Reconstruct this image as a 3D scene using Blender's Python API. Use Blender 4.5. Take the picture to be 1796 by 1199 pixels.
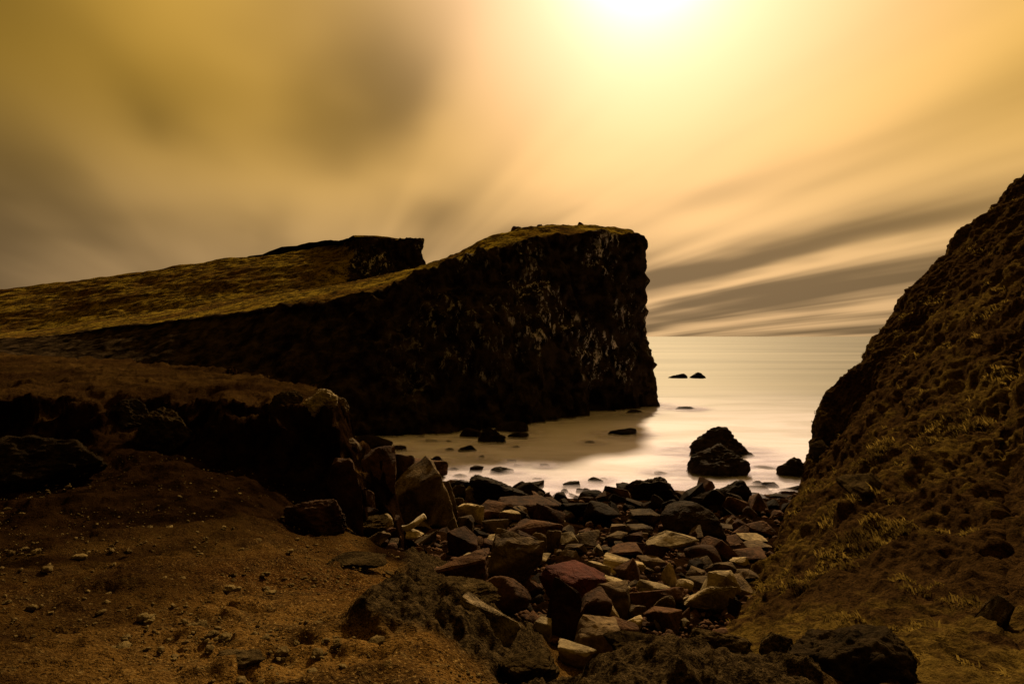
import bpy, bmesh, math, random
import numpy as np
from mathutils import Vector

for _o in list(bpy.data.objects):
    bpy.data.objects.remove(_o, do_unlink=True)
scene = bpy.context.scene
COL = scene.collection
R = math.radians

# ------------------------------------------------------------------ camera
CAM_H, FOC = 8.0, 998.0            # metres above the sea, focal length in photo pixels (1796 wide)
cam_d = bpy.data.cameras.new('camera')
cam_d.lens, cam_d.sensor_width = 36.0 * FOC / 1796.0, 36.0
cam_d.clip_start, cam_d.clip_end = 0.05, 120000.0
cam = bpy.data.objects.new('camera', cam_d)
cam.location = (0, 0, CAM_H)
cam.rotation_euler = (R(90.0 - 0.545), 0, 0)
COL.objects.link(cam)
scene.camera = cam

# ------------------------------------------------------------------ sky, sun, exposure
SUN_AZ, SUN_EL = 13.4, 35.2        # degrees right of the view direction, degrees up
sdir = Vector((math.sin(R(SUN_AZ)) * math.cos(R(SUN_EL)), math.cos(R(SUN_AZ)) * math.cos(R(SUN_EL)), math.sin(R(SUN_EL))))
WIND_AZ = -21.0                    # the streaks of cloud run towards this point of the horizon

world = bpy.data.worlds.new('World')
scene.world = world
world.use_nodes = True


class NT:
    """small helper to write node trees"""
    def __init__(s, tree):
        s.t = tree
        tree.nodes.clear()

    def n(s, typ, **kw):
        nd = s.t.nodes.new(typ)
        for k, v in kw.items():
            if k.startswith('i_'):
                nd.inputs[k[2:].replace('_', ' ')].default_value = v
            else:
                setattr(nd, k, v)
        return nd

    def l(s, a, b):
        s.t.links.new(a, b)

    def put(s, sock, v):
        if isinstance(v, bpy.types.NodeSocket):
            s.l(v, sock)
        else:
            sock.default_value = v

    def m(s, op, a, b=None, c=None, clamp=False):
        nd = s.n('ShaderNodeMath', operation=op, use_clamp=clamp)
        s.put(nd.inputs[0], a)
        if b is not None:
            s.put(nd.inputs[1], b)
        if c is not None:
            s.put(nd.inputs[2], c)
        return nd.outputs[0]

    def mr(s, v, a, b, c=0.0, d=1.0, smooth=True):
        nd = s.n('ShaderNodeMapRange', interpolation_type='SMOOTHSTEP' if smooth else 'LINEAR')
        s.put(nd.inputs[0], v)
        for i, x in enumerate((a, b, c, d)):
            s.put(nd.inputs[1 + i], x)
        return nd.outputs[0]

    def mix(s, f, a, b, mode='MIX'):
        nd = s.n('ShaderNodeMix', data_type='RGBA', blend_type=mode)
        s.put(nd.inputs[0], f)
        for sock, v in ((nd.inputs[6], a), (nd.inputs[7], b)):
            if isinstance(v, tuple) and len(v) == 3:
                v = v + (1.0,)
            s.put(sock, v)
        return nd.outputs[2]

    def xyz(s, v):
        nd = s.n('ShaderNodeSeparateXYZ')
        s.l(v, nd.inputs[0])
        return nd.outputs

    def comb(s, x, y, z):
        nd = s.n('ShaderNodeCombineXYZ')
        for i, v in enumerate((x, y, z)):
            s.put(nd.inputs[i], v)
        return nd.outputs[0]

    def noise(s, vec, scale, detail=4.0, rough=0.55, dist=0.0):
        nd = s.n('ShaderNodeTexNoise')
        if vec is not None:
            s.l(vec, nd.inputs['Vector'])
        nd.inputs['Scale'].default_value = scale
        nd.inputs['Detail'].default_value = detail
        nd.inputs['Roughness'].default_value = rough
        nd.inputs['Distortion'].default_value = dist
        return nd.outputs[0]

    def vscale(s, vec, sc):
        nd = s.n('ShaderNodeVectorMath', operation='MULTIPLY')
        s.l(vec, nd.inputs[0])
        nd.inputs[1].default_value = sc
        return nd.outputs[0]


w = NT(world.node_tree)
tc = w.n('ShaderNodeTexCoord')
D = tc.outputs['Generated']
dx, dy, dz = w.xyz(D)
nd = w.n('ShaderNodeVectorMath', operation='DOT_PRODUCT')
w.l(D, nd.inputs[0])
nd.inputs[1].default_value = sdir
cosang = w.m('MAXIMUM', nd.outputs['Value'], 0.0)
# the layer of cloud as a flat sheet above the sea, blown out into streaks by the long exposure
zz = w.m('ADD', w.m('MAXIMUM', dz, 0.0), 0.10)
px_ = w.m('DIVIDE', dx, zz)
py_ = w.m('DIVIDE', dy, zz)
ca, sa = math.cos(R(WIND_AZ)), math.sin(R(WIND_AZ))
u_ = w.m('SUBTRACT', w.m('MULTIPLY', px_, ca), w.m('MULTIPLY', py_, sa))
v_ = w.m('ADD', w.m('MULTIPLY', px_, sa), w.m('MULTIPLY', py_, ca))
n1 = w.noise(w.comb(w.m('ADD', w.m('MULTIPLY', u_, 0.62), 3.1), w.m('MULTIPLY', v_, 0.34), 1.7), 1.0, 1.6, 0.45, 0.5)
n2 = w.noise(w.comb(w.m('ADD', w.m('MULTIPLY', u_, 1.8), 7.7), w.m('MULTIPLY', v_, 0.15), 9.2), 1.0, 2.4, 0.5, 0.25)
fine = w.m('MULTIPLY', w.mr(dz, 0.05, 0.42, 1.0, 0.25), w.mr(u_, -0.3, 1.4, 0.22, 1.0))
T = w.m('ADD', w.m('MULTIPLY', n1, 0.62), w.m('ADD', 0.19, w.m('MULTIPLY', w.m('MULTIPLY', w.m('SUBTRACT', n2, 0.5), fine), 0.70)))


uw = w.m('ADD', u_, w.m('MULTIPLY', w.m('SUBTRACT', w.noise(w.comb(u_, w.m('MULTIPLY', v_, 0.6), 4.4), 1.6, 2.0, 0.5), 0.5), 0.55))
vw = w.m('ADD', v_, w.m('MULTIPLY', w.m('SUBTRACT', w.noise(w.comb(u_, w.m('MULTIPLY', v_, 0.6), 8.8), 1.3, 2.0, 0.5), 0.5), 0.9))


def cloud_bank(x, y, su, sv, amount):
    # a thicker bank of cloud: where it hangs in the sheet (from the direction it is seen in), its half widths across and along the wind
    v3 = Vector((x - 898.0, FOC, 590.0 - y)).normalized()
    a, b = v3.x / (max(v3.z, 0) + 0.10), v3.y / (max(v3.z, 0) + 0.10)
    uc, vc = a * ca - b * sa, a * sa + b * ca
    e1 = w.m('POWER', w.m('ABSOLUTE', w.m('DIVIDE', w.m('SUBTRACT', uw, uc), su)), 2.0)
    e2 = w.m('POWER', w.m('ABSOLUTE', w.m('DIVIDE', w.m('SUBTRACT', vw, vc), sv)), 2.0)
    return w.m('MULTIPLY', w.m('EXPONENT', w.m('MULTIPLY', w.m('ADD', e1, e2), -1.0)), amount)


for bank in ((650, 185, 0.20, 0.60, 0.12), (540, 260, 0.16, 0.5, 0.05), (330, 225, 0.18, 0.55, 0.11), (90, 350, 0.22, 0.9, 0.05), (480, 400, 0.16, 0.8, 0.04),
             (1560, 395, 0.40, 3.0, 0.15), (1330, 455, 0.36, 1.8, 0.12), (1250, 548, 0.8, 5.0, 0.24), (1450, 500, 0.35, 2.5, 0.07),
             (1100, 300, 0.22, 1.2, -0.12), (300, 60, 0.18, 0.35, -0.10), (1500, 180, 0.14, 1.2, -0.07), (150, 470, 0.5, 1.4, -0.07), (1350, 480, 0.12, 2.0, -0.10)):
    T = w.m('SUBTRACT', T, cloud_bank(*bank))
T = w.mr(T, 0.27, 0.64)
low = w.mr(dz, 0.03, 0.38, 1.0, 0.0)
thick = w.mix(low, (1.0, 0.56, 0.075), (1.0, 0.63, 0.29))
phase = w.m('ADD', 0.11, w.m('ADD', w.m('MULTIPLY', w.m('POWER', cosang, 2.0), 0.70),
                             w.m('MULTIPLY', w.m('POWER', cosang, 11.0), 0.26)))
dim = w.m('ADD', 0.27, w.m('MULTIPLY', T, 0.73))
thick = w.mix(w.m('POWER', cosang, 12.0), thick, (1.0, 0.64, 0.40))
glow = w.m('ADD', w.m('MULTIPLY', w.m('POWER', cosang, 30.0), 0.22), w.m('MULTIPLY', w.m('POWER', cosang, 210.0), 1.6))
glow = w.m('MULTIPLY', glow, w.m('ADD', 0.6, w.m('MULTIPLY', T, 0.4)))
c1 = w.n('ShaderNodeVectorMath', operation='SCALE')
w.l(thick, c1.inputs[0]); w.l(w.m('MULTIPLY', phase, dim), c1.inputs['Scale'])
c2 = w.n('ShaderNodeVectorMath', operation='SCALE')
c2.inputs[0].default_value = (1.0, 0.80, 0.72); w.l(glow, c2.inputs['Scale'])
c3 = w.n('ShaderNodeVectorMath', operation='ADD')
w.l(c1.outputs[0], c3.inputs[0]); w.l(c2.outputs[0], c3.inputs[1])
sky = w.n('ShaderNodeTexSky', sky_type='NISHITA', sun_disc=False)
sky.sun_elevation = R(SUN_EL)
sky.sun_rotation = R(SUN_AZ)
sky.dust_density = 4.0
skyt = w.mix(1.0, sky.outputs[0], (0.55, 0.30, 0.085), 'MULTIPLY')
# background strength 0.1: the cloud radiance is scaled up to match
c4 = w.n('ShaderNodeVectorMath', operation='SCALE')
w.l(c3.outputs[0], c4.inputs[0]); c4.inputs['Scale'].default_value = 10.0
gap = w.m('MULTIPLY', T, 0.10)
fin = w.mix(gap, c4.outputs[0], skyt)
bg = w.n('ShaderNodeBackground')
w.l(fin, bg.inputs['Color'])
bg.inputs['Strength'].default_value = 0.1
wo = w.n('ShaderNodeOutputWorld')
w.l(bg.outputs[0], wo.inputs['Surface'])

sun_d = bpy.data.lights.new('sun', 'SUN')
sun_d.energy = 5.0
sun_d.angle = R(3.0)
sun_d.color = (1.0, 0.74, 0.40)
sun = bpy.data.objects.new('sun', sun_d)
sun.rotation_euler = (-sdir).to_track_quat('-Z', 'Y').to_euler()
sun.location = (20, 60, 60)
COL.objects.link(sun)

vs = scene.view_settings
vs.view_transform, vs.look, vs.exposure, vs.gamma, vs.use_curve_mapping = 'Standard', 'None', 0.40, 1.0, False
scene.cycles.transparent_max_bounces = 24
scene.cycles.max_bounces = 6
scene.cycles.diffuse_bounces = 2
scene.cycles.use_denoising = True

# ------------------------------------------------------------------ numeric helpers
rs = np.random.RandomState(11)
_perm = rs.permutation(256)
_perm = np.concatenate([_perm, _perm, _perm])
_g = rs.normal(size=(256, 3))
_g /= np.linalg.norm(_g, axis=1)[:, None]


def gnoise(p):
    """3-D gradient noise, about -0.7..0.7"""
    p = np.asarray(p, dtype=np.float64)
    i = np.floor(p).astype(np.int64)
    f = p - i
    i &= 255
    u = f * f * f * (f * (f * 6 - 15) + 10)
    out = 0
    for a in (0, 1):
        wa = u[:, 0] if a else 1 - u[:, 0]
        for b in (0, 1):
            wb = u[:, 1] if b else 1 - u[:, 1]
            for c in (0, 1):
                wc = u[:, 2] if c else 1 - u[:, 2]
                h = _perm[_perm[_perm[(i[:, 0] + a) & 255] + ((i[:, 1] + b) & 255)] + ((i[:, 2] + c) & 255)]
                gr = _g[h]
                d = gr[:, 0] * (f[:, 0] - a) + gr[:, 1] * (f[:, 1] - b) + gr[:, 2] * (f[:, 2] - c)
                out = out + wa * wb * wc * d
    return out


def fbm(p, octv=4, gain=0.5, ridged=False):
    p = np.asarray(p, dtype=np.float64)
    s, a = 0, 1.0
    for k in range(octv):
        n = gnoise(p * (2.03 ** k) + 17.3 * k)
        if ridged:
            n = 0.5 - 2 * np.abs(n)
        s = s + a * n
        a *= gain
    return s


def P(x, y, d):
    """photo pixel and distance along the view direction -> point of the place"""
    return np.array([(x - 898.0) / FOC * d, d, CAM_H - (y - 590.0) / FOC * d])


def crom(A, t):
    """Catmull-Rom along axis 0 of A at parameters t"""
    n = A.shape[0]
    i = np.clip(np.floor(t).astype(int), 0, n - 2)
    f = (t - i).reshape((-1,) + (1,) * (A.ndim - 1))
    g = lambda k: A[np.clip(k, 0, n - 1)]
    p0, p1, p2, p3 = g(i - 1), g(i), g(i + 1), g(i + 2)
    return 0.5 * (2 * p1 + (p2 - p0) * f + (2 * p0 - 5 * p1 + 4 * p2 - p3) * f ** 2 + (3 * p1 - p0 - 3 * p2 + p3) * f ** 3)


def grid_normals(G):
    du = np.gradient(G, axis=0)
    dv = np.gradient(G, axis=1)
    N = np.cross(du, dv)
    return N / (np.linalg.norm(N, axis=2)[..., None] + 1e-9)


def make_mesh(name, V, F, smooth=True):
    V = np.asarray(V, dtype=np.float32)
    F = np.asarray(F, dtype=np.int32)
    k = F.shape[1]
    me = bpy.data.meshes.new(name)
    me.vertices.add(len(V))
    me.vertices.foreach_set('co', V.ravel())
    me.loops.add(F.size)
    me.loops.foreach_set('vertex_index', F.ravel())
    me.polygons.add(len(F))
    me.polygons.foreach_set('loop_start', np.arange(0, F.size, k, dtype=np.int32))
    me.polygons.foreach_set('loop_total', np.full(len(F), k, dtype=np.int32))
    if smooth:
        me.polygons.foreach_set('use_smooth', np.ones(len(F), dtype=bool))
    me.update(calc_edges=True)
    me.validate()
    return me


def grid_faces(nu, nv, flip=False):
    i = np.arange(nu * nv).reshape(nu, nv)
    a, b, c, d = i[:-1, :-1], i[1:, :-1], i[1:, 1:], i[:-1, 1:]
    F = np.stack([a, b, c, d], axis=-1).reshape(-1, 4)
    return F[:, ::-1] if flip else F


def add(name, me, mat, parent=None, **props):
    o = bpy.data.objects.new(name, me)
    COL.objects.link(o)
    if mat is not None and len(me.materials) == 0:
        me.materials.append(mat)
    if parent:
        o.parent = parent
    for k, v in props.items():
        o[k] = v
    return o


def set_attr(me, name, vals):
    at = me.attributes.new(name, 'FLOAT', 'POINT')
    at.data.foreach_set('value', np.asarray(vals, dtype=np.float32))


# ------------------------------------------------------------------ materials
def new_mat(name):
    m = bpy.data.materials.new(name)
    m.use_nodes = True
    return m, NT(m.node_tree)


def finish(t, color, rough, bump=None, strength=0.5, dist=0.05, spec=0.3):
    b = t.n('ShaderNodeBsdfPrincipled')
    t.put(b.inputs['Base Color'], color if not (isinstance(color, tuple) and len(color) == 3) else color + (1,))
    t.put(b.inputs['Roughness'], rough)
    b.inputs['Specular IOR Level'].default_value = spec
    if bump is not None:
        bn = t.n('ShaderNodeBump')
        bn.inputs['Strength'].default_value = strength
        bn.inputs['Distance'].default_value = dist
        t.l(bump, bn.inputs['Height'])
        t.l(bn.outputs[0], b.inputs['Normal'])
    o = t.n('ShaderNodeOutputMaterial')
    t.l(b.outputs[0], o.inputs['Surface'])
    return b


def rock_material(name, c_dark, c_light, rough=0.85, spec=0.25, scale=1.0, bump=0.7):
    m, t = new_mat(name)
    co = t.n('ShaderNodeTexCoord').outputs['Object']
    rnd = t.n('ShaderNodeObjectInfo').outputs['Random']
    off = t.n('ShaderNodeVectorMath', operation='ADD')
    t.l(co, off.inputs[0]); t.l(t.comb(t.m('MULTIPLY', rnd, 91.0), t.m('MULTIPLY', rnd, 37.0), 0.0), off.inputs[1])
    co = off.outputs[0]
    a = t.noise(co, 1.6 * scale, 6.0, 0.65, 0.3)
    b = t.noise(co, 9.0 * scale, 6.0, 0.7)
    f = t.mr(t.m('ADD', t.m('MULTIPLY', a, 0.6), t.m('MULTIPLY', b, 0.4)), 0.36, 0.66)
    col = t.mix(f, c_dark, c_light)
    col = t.mix(1.0, col, t.n('ShaderNodeCombineColor').outputs[0], 'MIX') if False else col
    br = t.m('ADD', 0.6, t.m('MULTIPLY', rnd, 0.8))
    sc = t.n('ShaderNodeVectorMath', operation='SCALE')
    t.l(col, sc.inputs[0]); t.l(br, sc.inputs['Scale'])
    vor = t.n('ShaderNodeTexVoronoi', feature='DISTANCE_TO_EDGE')
    t.l(co, vor.inputs['Vector']); vor.inputs['Scale'].default_value = 2.2 * scale
    crack = t.mr(vor.outputs[0], 0.0, 0.05)
    h = t.m('ADD', t.m('MULTIPLY', b, 0.6), t.m('ADD', t.m('MULTIPLY', a, 0.8), t.m('MULTIPLY', crack, 0.12)))
    finish(t, sc.outputs[0], rough, h, bump, 0.10, spec)
    return m


M = {}
M['grey'] = rock_material('grey_basalt', (0.022, 0.013, 0.006), (0.115, 0.076, 0.036), spec=0.03)
M['pale'] = rock_material('pale_basalt', (0.075, 0.054, 0.027), (0.32, 0.24, 0.13), spec=0.03)
M['brown'] = rock_material('brown_basalt', (0.015, 0.007, 0.003), (0.080, 0.038, 0.016), spec=0.03)
M['red'] = rock_material('red_scoria', (0.045, 0.009, 0.005), (0.11, 0.026, 0.013), spec=0.05)
M['wet'] = rock_material('wet_basalt', (0.006, 0.0038, 0.002), (0.026, 0.016, 0.008), rough=0.7, spec=0.01)
M['black'] = rock_material('black_lava', (0.005, 0.004, 0.003), (0.030, 0.020, 0.010), rough=1.0, spec=0.0, scale=2.5, bump=0.8)
M['grit'] = rock_material('dirt_grit', (0.05, 0.032, 0.012), (0.20, 0.14, 0.055), rough=1.0, spec=0.0)
M['rough'] = rock_material('rough_lava', (0.009, 0.006, 0.003), (0.075, 0.050, 0.021), scale=3.0, bump=1.0, spec=0.0)
M['crumbly'] = rock_material('crumbly_lava_lit', (0.02, 0.014, 0.008), (0.27, 0.20, 0.115), scale=4.5, bump=1.0, spec=0.0)  # paler copy of the rough lava: sunlight painted into the colour


def cliff_material():
    m, t = new_mat('cliff')
    geo = t.n('ShaderNodeNewGeometry')
    pos = geo.outputs['Position']
    gr = t.n('ShaderNodeAttribute', attribute_name='grass').outputs['Fac']
    nz = t.xyz(geo.outputs['Normal'])[2]
    n_l = t.noise(pos, 0.12, 5.0, 0.6)
    n_m = t.noise(pos, 0.7, 6.0, 0.65)
    n_f = t.noise(pos, 3.5, 5.0, 0.7)
    rock = t.mix(t.mr(n_m, 0.35, 0.7), (0.006, 0.004, 0.0025), (0.050, 0.033, 0.017))
    # pale streaks left by sea birds on the ledges
    vp = t.vscale(pos, (1.0, 1.0, 0.45))
    g1 = t.mr(t.noise(vp, 1.3, 5.0, 0.8), 0.54, 0.63)
    g2 = t.mr(t.noise(pos, 0.17, 3.0, 0.6), 0.49, 0.60)
    gu = t.n('ShaderNodeAttribute', attribute_name='guano').outputs['Fac']
    guano = t.m('MULTIPLY', t.m('MULTIPLY', g1, g2), gu)
    rock = t.mix(guano, rock, (0.78, 0.68, 0.52))
    turf = t.mix(t.mr(n_l, 0.35, 0.65), (0.115, 0.060, 0.012), (0.27, 0.185, 0.022))
    turf = t.mix(t.mr(t.m('ADD', t.m('MULTIPLY', n_m, 0.5), t.m('MULTIPLY', n_f, 0.5)), 0.42, 0.60), (0.022, 0.015, 0.006), turf)
    g = t.mr(t.m('ADD', gr, t.m('MULTIPLY', t.m('SUBTRACT', n_m, 0.5), 0.9)), 0.38, 0.62)
    g = t.m('MULTIPLY', g, t.mr(nz, 0.15, 0.5))
    col = t.mix(g, rock, turf)
    finish(t, col, 1.0, t.m('ADD', n_f, t.m('MULTIPLY', n_m, 1.5)), 0.8, 0.35, 0.0)
    return m


def ground_material():
    m, t = new_mat('dirt_ground')
    geo = t.n('ShaderNodeNewGeometry')
    pos = geo.outputs['Position']
    n_l = t.noise(pos, 0.35, 5.0, 0.6)
    n_m = t.noise(pos, 2.2, 6.0, 0.65)
    n_f = t.noise(pos, 14.0, 5.0, 0.7)
    n_g = t.noise(pos, 55.0, 3.0, 0.7)
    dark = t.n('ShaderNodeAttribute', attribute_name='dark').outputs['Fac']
    c = t.mix(t.mr(n_l, 0.35, 0.65), (0.055, 0.024, 0.006), (0.135, 0.072, 0.017))
    c = t.mix(t.mr(n_m, 0.40, 0.68, 0.0, 0.75), c, (0.020, 0.012, 0.006))
    c = t.mix(t.mr(n_f, 0.55, 0.72, 0.0, 0.8), c, (0.12, 0.082, 0.03))
    c = t.mix(t.mr(n_g, 0.56, 0.66), c, (0.21, 0.13, 0.042))
    c = t.mix(t.mr(n_g, 0.46, 0.36), c, (0.014, 0.008, 0.004))
    c = t.mix(dark, c, t.mix(t.mr(n_m, 0.4, 0.6), (0.0035, 0.0016, 0.0006), (0.014, 0.0065, 0.0022)))  # near-black tone; on the left it carries painted shade and vignette
    lav = t.n('ShaderNodeAttribute', attribute_name='lava').outputs['Fac']
    c = t.mix(lav, c, t.mix(t.mr(t.m('ADD', t.m('MULTIPLY', n_f, 0.6), t.m('MULTIPLY', n_g, 0.4)), 0.40, 0.66), (0.007, 0.0045, 0.0025), (0.075, 0.050, 0.022)))
    h = t.m('ADD', t.m('MULTIPLY', n_m, 1.0), t.m('ADD', t.m('MULTIPLY', n_f, 0.65), t.m('MULTIPLY', n_g, 0.34)))
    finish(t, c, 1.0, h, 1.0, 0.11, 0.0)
    return m


def hill_material():
    m, t = new_mat('hillside_turf')
    geo = t.n('ShaderNodeNewGeometry')
    pos = geo.outputs['Position']
    n_l = t.noise(pos, 0.22, 5.0, 0.6, 0.4)
    n_m = t.noise(pos, 1.6, 6.0, 0.65)
    n_f = t.noise(pos, 7.0, 6.0, 0.72, 0.4)
    n_g = t.noise(pos, 42.0, 4.0, 0.7)
    n_f = t.m('ADD', t.m('MULTIPLY', n_f, 0.6), t.m('MULTIPLY', n_g, 0.4))
    soil = t.mix(t.mr(n_f, 0.38, 0.62), (0.007, 0.004, 0.002), (0.048, 0.026, 0.009))
    moss = t.mix(t.mr(n_f, 0.35, 0.65), (0.018, 0.011, 0.003), (0.125, 0.080, 0.017))
    g = t.mr(t.m('ADD', t.m('MULTIPLY', n_l, 0.55), t.m('MULTIPLY', n_m, 0.45)), 0.49, 0.62)
    col = t.mix(g, soil, moss)
    h = t.m('ADD', t.m('MULTIPLY', n_m, 1.2), t.m('MULTIPLY', n_f, 0.5))
    finish(t, col, 1.0, h, 1.0, 0.17, 0.0)
    return m


def sea_material():
    m, t = new_mat('sea_water')
    pos = t.n('ShaderNodeNewGeometry').outputs['Position']
    x, y, z = t.xyz(pos)
    dist = t.m('SQRT', t.m('ADD', t.m('MULTIPLY', x, x), t.m('MULTIPLY', y, y)))
    near = t.mr(dist, 24.0, 105.0, 1.0, 0.0)
    st = t.noise(t.vscale(pos, (0.05, 0.16, 1.0)), 1.0, 5.0, 0.6, 0.6)
    sw = t.noise(t.vscale(pos, (0.004, 0.030, 1.0)), 1.0, 5.0, 0.6, 0.3)
    foam = t.m('MULTIPLY', near, t.mr(st, 0.30, 0.66, 0.45, 1.0))
    deep = t.mix(t.mr(sw, 0.35, 0.65), (0.055, 0.050, 0.044), (0.155, 0.14, 0.125))
    col = t.mix(foam, deep, (0.74, 0.69, 0.92))
    rough = t.m('ADD', 0.62, t.m('MULTIPLY', near, 0.1))
    bn = t.n('ShaderNodeBump')
    bn.inputs['Strength'].default_value = 0.10
    bn.inputs['Distance'].default_value = 0.3
    t.l(st, bn.inputs['Height'])
    df = t.n('ShaderNodeBsdfDiffuse')
    t.l(col, df.inputs['Color'])
    gl = t.n('ShaderNodeBsdfGlossy')
    t.l(rough, gl.inputs['Roughness']); t.l(bn.outputs[0], gl.inputs['Normal'])
    fr_ = t.n('ShaderNodeFresnel')
    fr_.inputs['IOR'].default_value = 1.33
    mx = t.n('ShaderNodeMixShader')
    t.l(t.m('MINIMUM', fr_.outputs[0], 0.10), mx.inputs[0])
    t.l(df.outputs[0], mx.inputs[1]); t.l(gl.outputs[0], mx.inputs[2])
    o = t.n('ShaderNodeOutputMaterial')
    t.l(mx.outputs[0], o.inputs['Surface'])
    return m


def foam_material():
    """the long exposure turns the swash into a thin veil over the water"""
    m, t = new_mat('swash_veil')
    pos = t.n('ShaderNodeNewGeometry').outputs['Position']
    a = t.n('ShaderNodeAttribute', attribute_name='veil').outputs['Fac']
    n = t.noise(t.vscale(pos, (0.35, 0.9, 2.0)), 1.0, 5.0, 0.6, 0.5)
    al = t.m('MULTIPLY', a, t.mr(n, 0.34, 0.64, 0.15, 1.0))
    d = t.n('ShaderNodeBsdfDiffuse')
    d.inputs['Color'].default_value = (0.74, 0.69, 0.86, 1)
    tr = t.n('ShaderNodeBsdfTransparent')
    mx = t.n('ShaderNodeMixShader')
    t.l(al, mx.inputs[0]); t.l(tr.outputs[0], mx.inputs[1]); t.l(d.outputs[0], mx.inputs[2])
    o = t.n('ShaderNodeOutputMaterial')
    t.l(mx.outputs[0], o.inputs['Surface'])
    return m


def plain_material(name, c1, c2, rough=0.8, scale=6.0):
    m, t = new_mat(name)
    co = t.n('ShaderNodeTexCoord').outputs['Object']
    n = t.noise(co, scale, 5.0, 0.65)
    finish(t, t.mix(t.mr(n, 0.35, 0.65), c1, c2), rough, n, 0.5, 0.03, 0.2)
    return m


M['cliff'] = cliff_material()
M['ground'] = ground_material()
M['hill'] = hill_material()
M['sea'] = sea_material()
M['veil'] = foam_material()
M['wood'] = plain_material('bleached_wood', (0.22, 0.17, 0.10), (0.45, 0.36, 0.24), 0.75, 8.0)
m_, t_ = new_mat('dry_grass')
n_ = t_.noise(t_.n('ShaderNodeTexCoord').outputs['Object'], 0.9, 5.0, 0.7)
c_ = t_.mix(t_.mr(n_, 0.38, 0.62), (0.030, 0.018, 0.005), (0.19, 0.125, 0.026))
d_ = t_.n('ShaderNodeBsdfDiffuse'); t_.l(c_, d_.inputs['Color'])
l_ = t_.n('ShaderNodeBsdfTranslucent'); t_.l(c_, l_.inputs['Color'])
x_ = t_.n('ShaderNodeMixShader'); x_.inputs[0].default_value = 0.5
t_.l(d_.outputs[0], x_.inputs[1]); t_.l(l_.outputs[0], x_.inputs[2])
t_.l(x_.outputs[0], t_.n('ShaderNodeOutputMaterial').inputs['Surface'])
M['grass'] = m_

# ------------------------------------------------------------------ sea
rad = np.concatenate([[0.0], np.geomspace(2.0, 60000.0, 90)])
ang = np.linspace(0, 2 * math.pi, 181)
G = np.stack([rad[:, None] * np.sin(ang)[None], rad[:, None] * np.cos(ang)[None] + 30.0, np.zeros((len(rad), len(ang)))], axis=-1)
add('sea', make_mesh('sea', G.reshape(-1, 3), grid_faces(len(rad), len(ang), True)), M['sea'], kind='structure')

# ------------------------------------------------------------------ near headland: dark cliff, grass top
FACE = [0.0, 0.10, 0.25, 0.40, 0.60, 0.80, 0.93, 1.0]
head = [
    # base (px, y, d)   rim            crest
    ((-900, 640, 64), (-900, 612, 90), (-900, 604, 120)),
    ((-450, 632, 60), (-450, 606, 80), (-450, 597, 108)),
    ((0, 628, 56), (0, 596, 70), (0, 585, 100)),
    ((200, 650, 52), (190, 575, 64), (200, 560, 92)),
    ((380, 690, 48), (370, 554, 60), (400, 532, 85)),
    ((480, 730, 46), (505, 536, 56), (560, 507, 80)),
    ((590, 766, 45), (610, 525, 54), (650, 490, 76)),
    ((690, 765, 45.6), (700, 499, 55), (735, 471, 73)),
    ((800, 760, 47), (800, 463, 56), (800, 449, 68)),
    ((880, 750, 50), (880, 436, 58), (868, 413, 66)),
    ((960, 737, 54.3), (950, 418, 60), (948, 399, 68)),
    ((1050, 722, 60.5), (1040, 411, 63), (1018, 398, 71)),
    ((1110, 716, 63.4), (1098, 412, 65.5), (1080, 404, 73)),
    ((1142, 711, 66), (1119, 416, 68), (1100, 409, 75)),
]
CORNER = [1138, 1139, 1136, 1122, 1117, 1119, 1118, 1115]
cols = []
for k, (b, r, c) in enumerate(head):
    B, Rm, C = P(*b), P(*r), P(*c)
    pts = [B + np.array([0, 0.3, -4.0])]
    for j, s in enumerate(FACE):
        q = B + (Rm - B) * s
        if k >= 6:
            q[1] -= 0.9 * math.sin(math.pi * s)          # the face bellies out a little
        if k == 13:
            q[0] = (CORNER[j] - 898) / FOC * q[1]
        pts.append(q)
    pts.append(Rm * 0.7 + C * 0.3 + np.array([0, 0, 0.15]))
    pts.append(C)
    pts.append(C + np.array([-1.0 if k > 8 else 1.5, 9.0 if k > 8 else 16.0, -1.0]))
    cols.append(pts)
for (X, Y, zr, zc, cx, cy) in ((17.0, 76.0, 19.2, 20.0, 14.0, 80.0), (13.0, 88.0, 18.5, 20.0, 11.0, 84.0), (-4.0, 99.0, 14.5, 17.0, -3.0, 92.0), (-30.0, 114.0, 10.0, 13.0, -26.0, 104.0)):
    B, Rm, C = np.array([X, Y, 0.0]), np.array([X - 1.5, Y - 1.0, zr]), np.array([cx, cy, zc])
    pts = [B + np.array([0, 0, -4.0])] + [B + (Rm - B) * s for s in FACE] + [Rm * 0.6 + C * 0.4, C, C * np.array([0.85, 0.99, 1.0])]
    cols.append(pts)
A = np.array(cols)
nu, nv = A.shape[:2]
ku = np.concatenate([np.linspace(0, 2, 60)[:-1], np.linspace(2, 13.6, 620)[:-1], np.linspace(13.6, nu - 1, 80)])
kv = np.concatenate([np.linspace(0, 1, 6)[:-1], np.linspace(1, 8, 180)[:-1], np.linspace(8, 10, 90)[:-1], np.linspace(10, nv - 1, 20)])
G = crom(np.swapaxes(crom(A, ku), 0, 1), kv)
G = np.swapaxes(G, 0, 1)
N = grid_normals(G)
sh = G.shape[:2]
flat = G.reshape(-1, 3)
vpar = np.broadcast_to(kv[None], sh).ravel()
upar = np.broadcast_to(ku[:, None], sh).ravel()
face = np.clip((8.25 - vpar) / 0.5, 0, 1) * np.clip((upar - 3.0) / 5.0, 0.15, 1)
q = flat.copy()
q[:, 2] *= 0.55
qg = flat * np.array([1.0, 1.0, 0.18])
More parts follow.
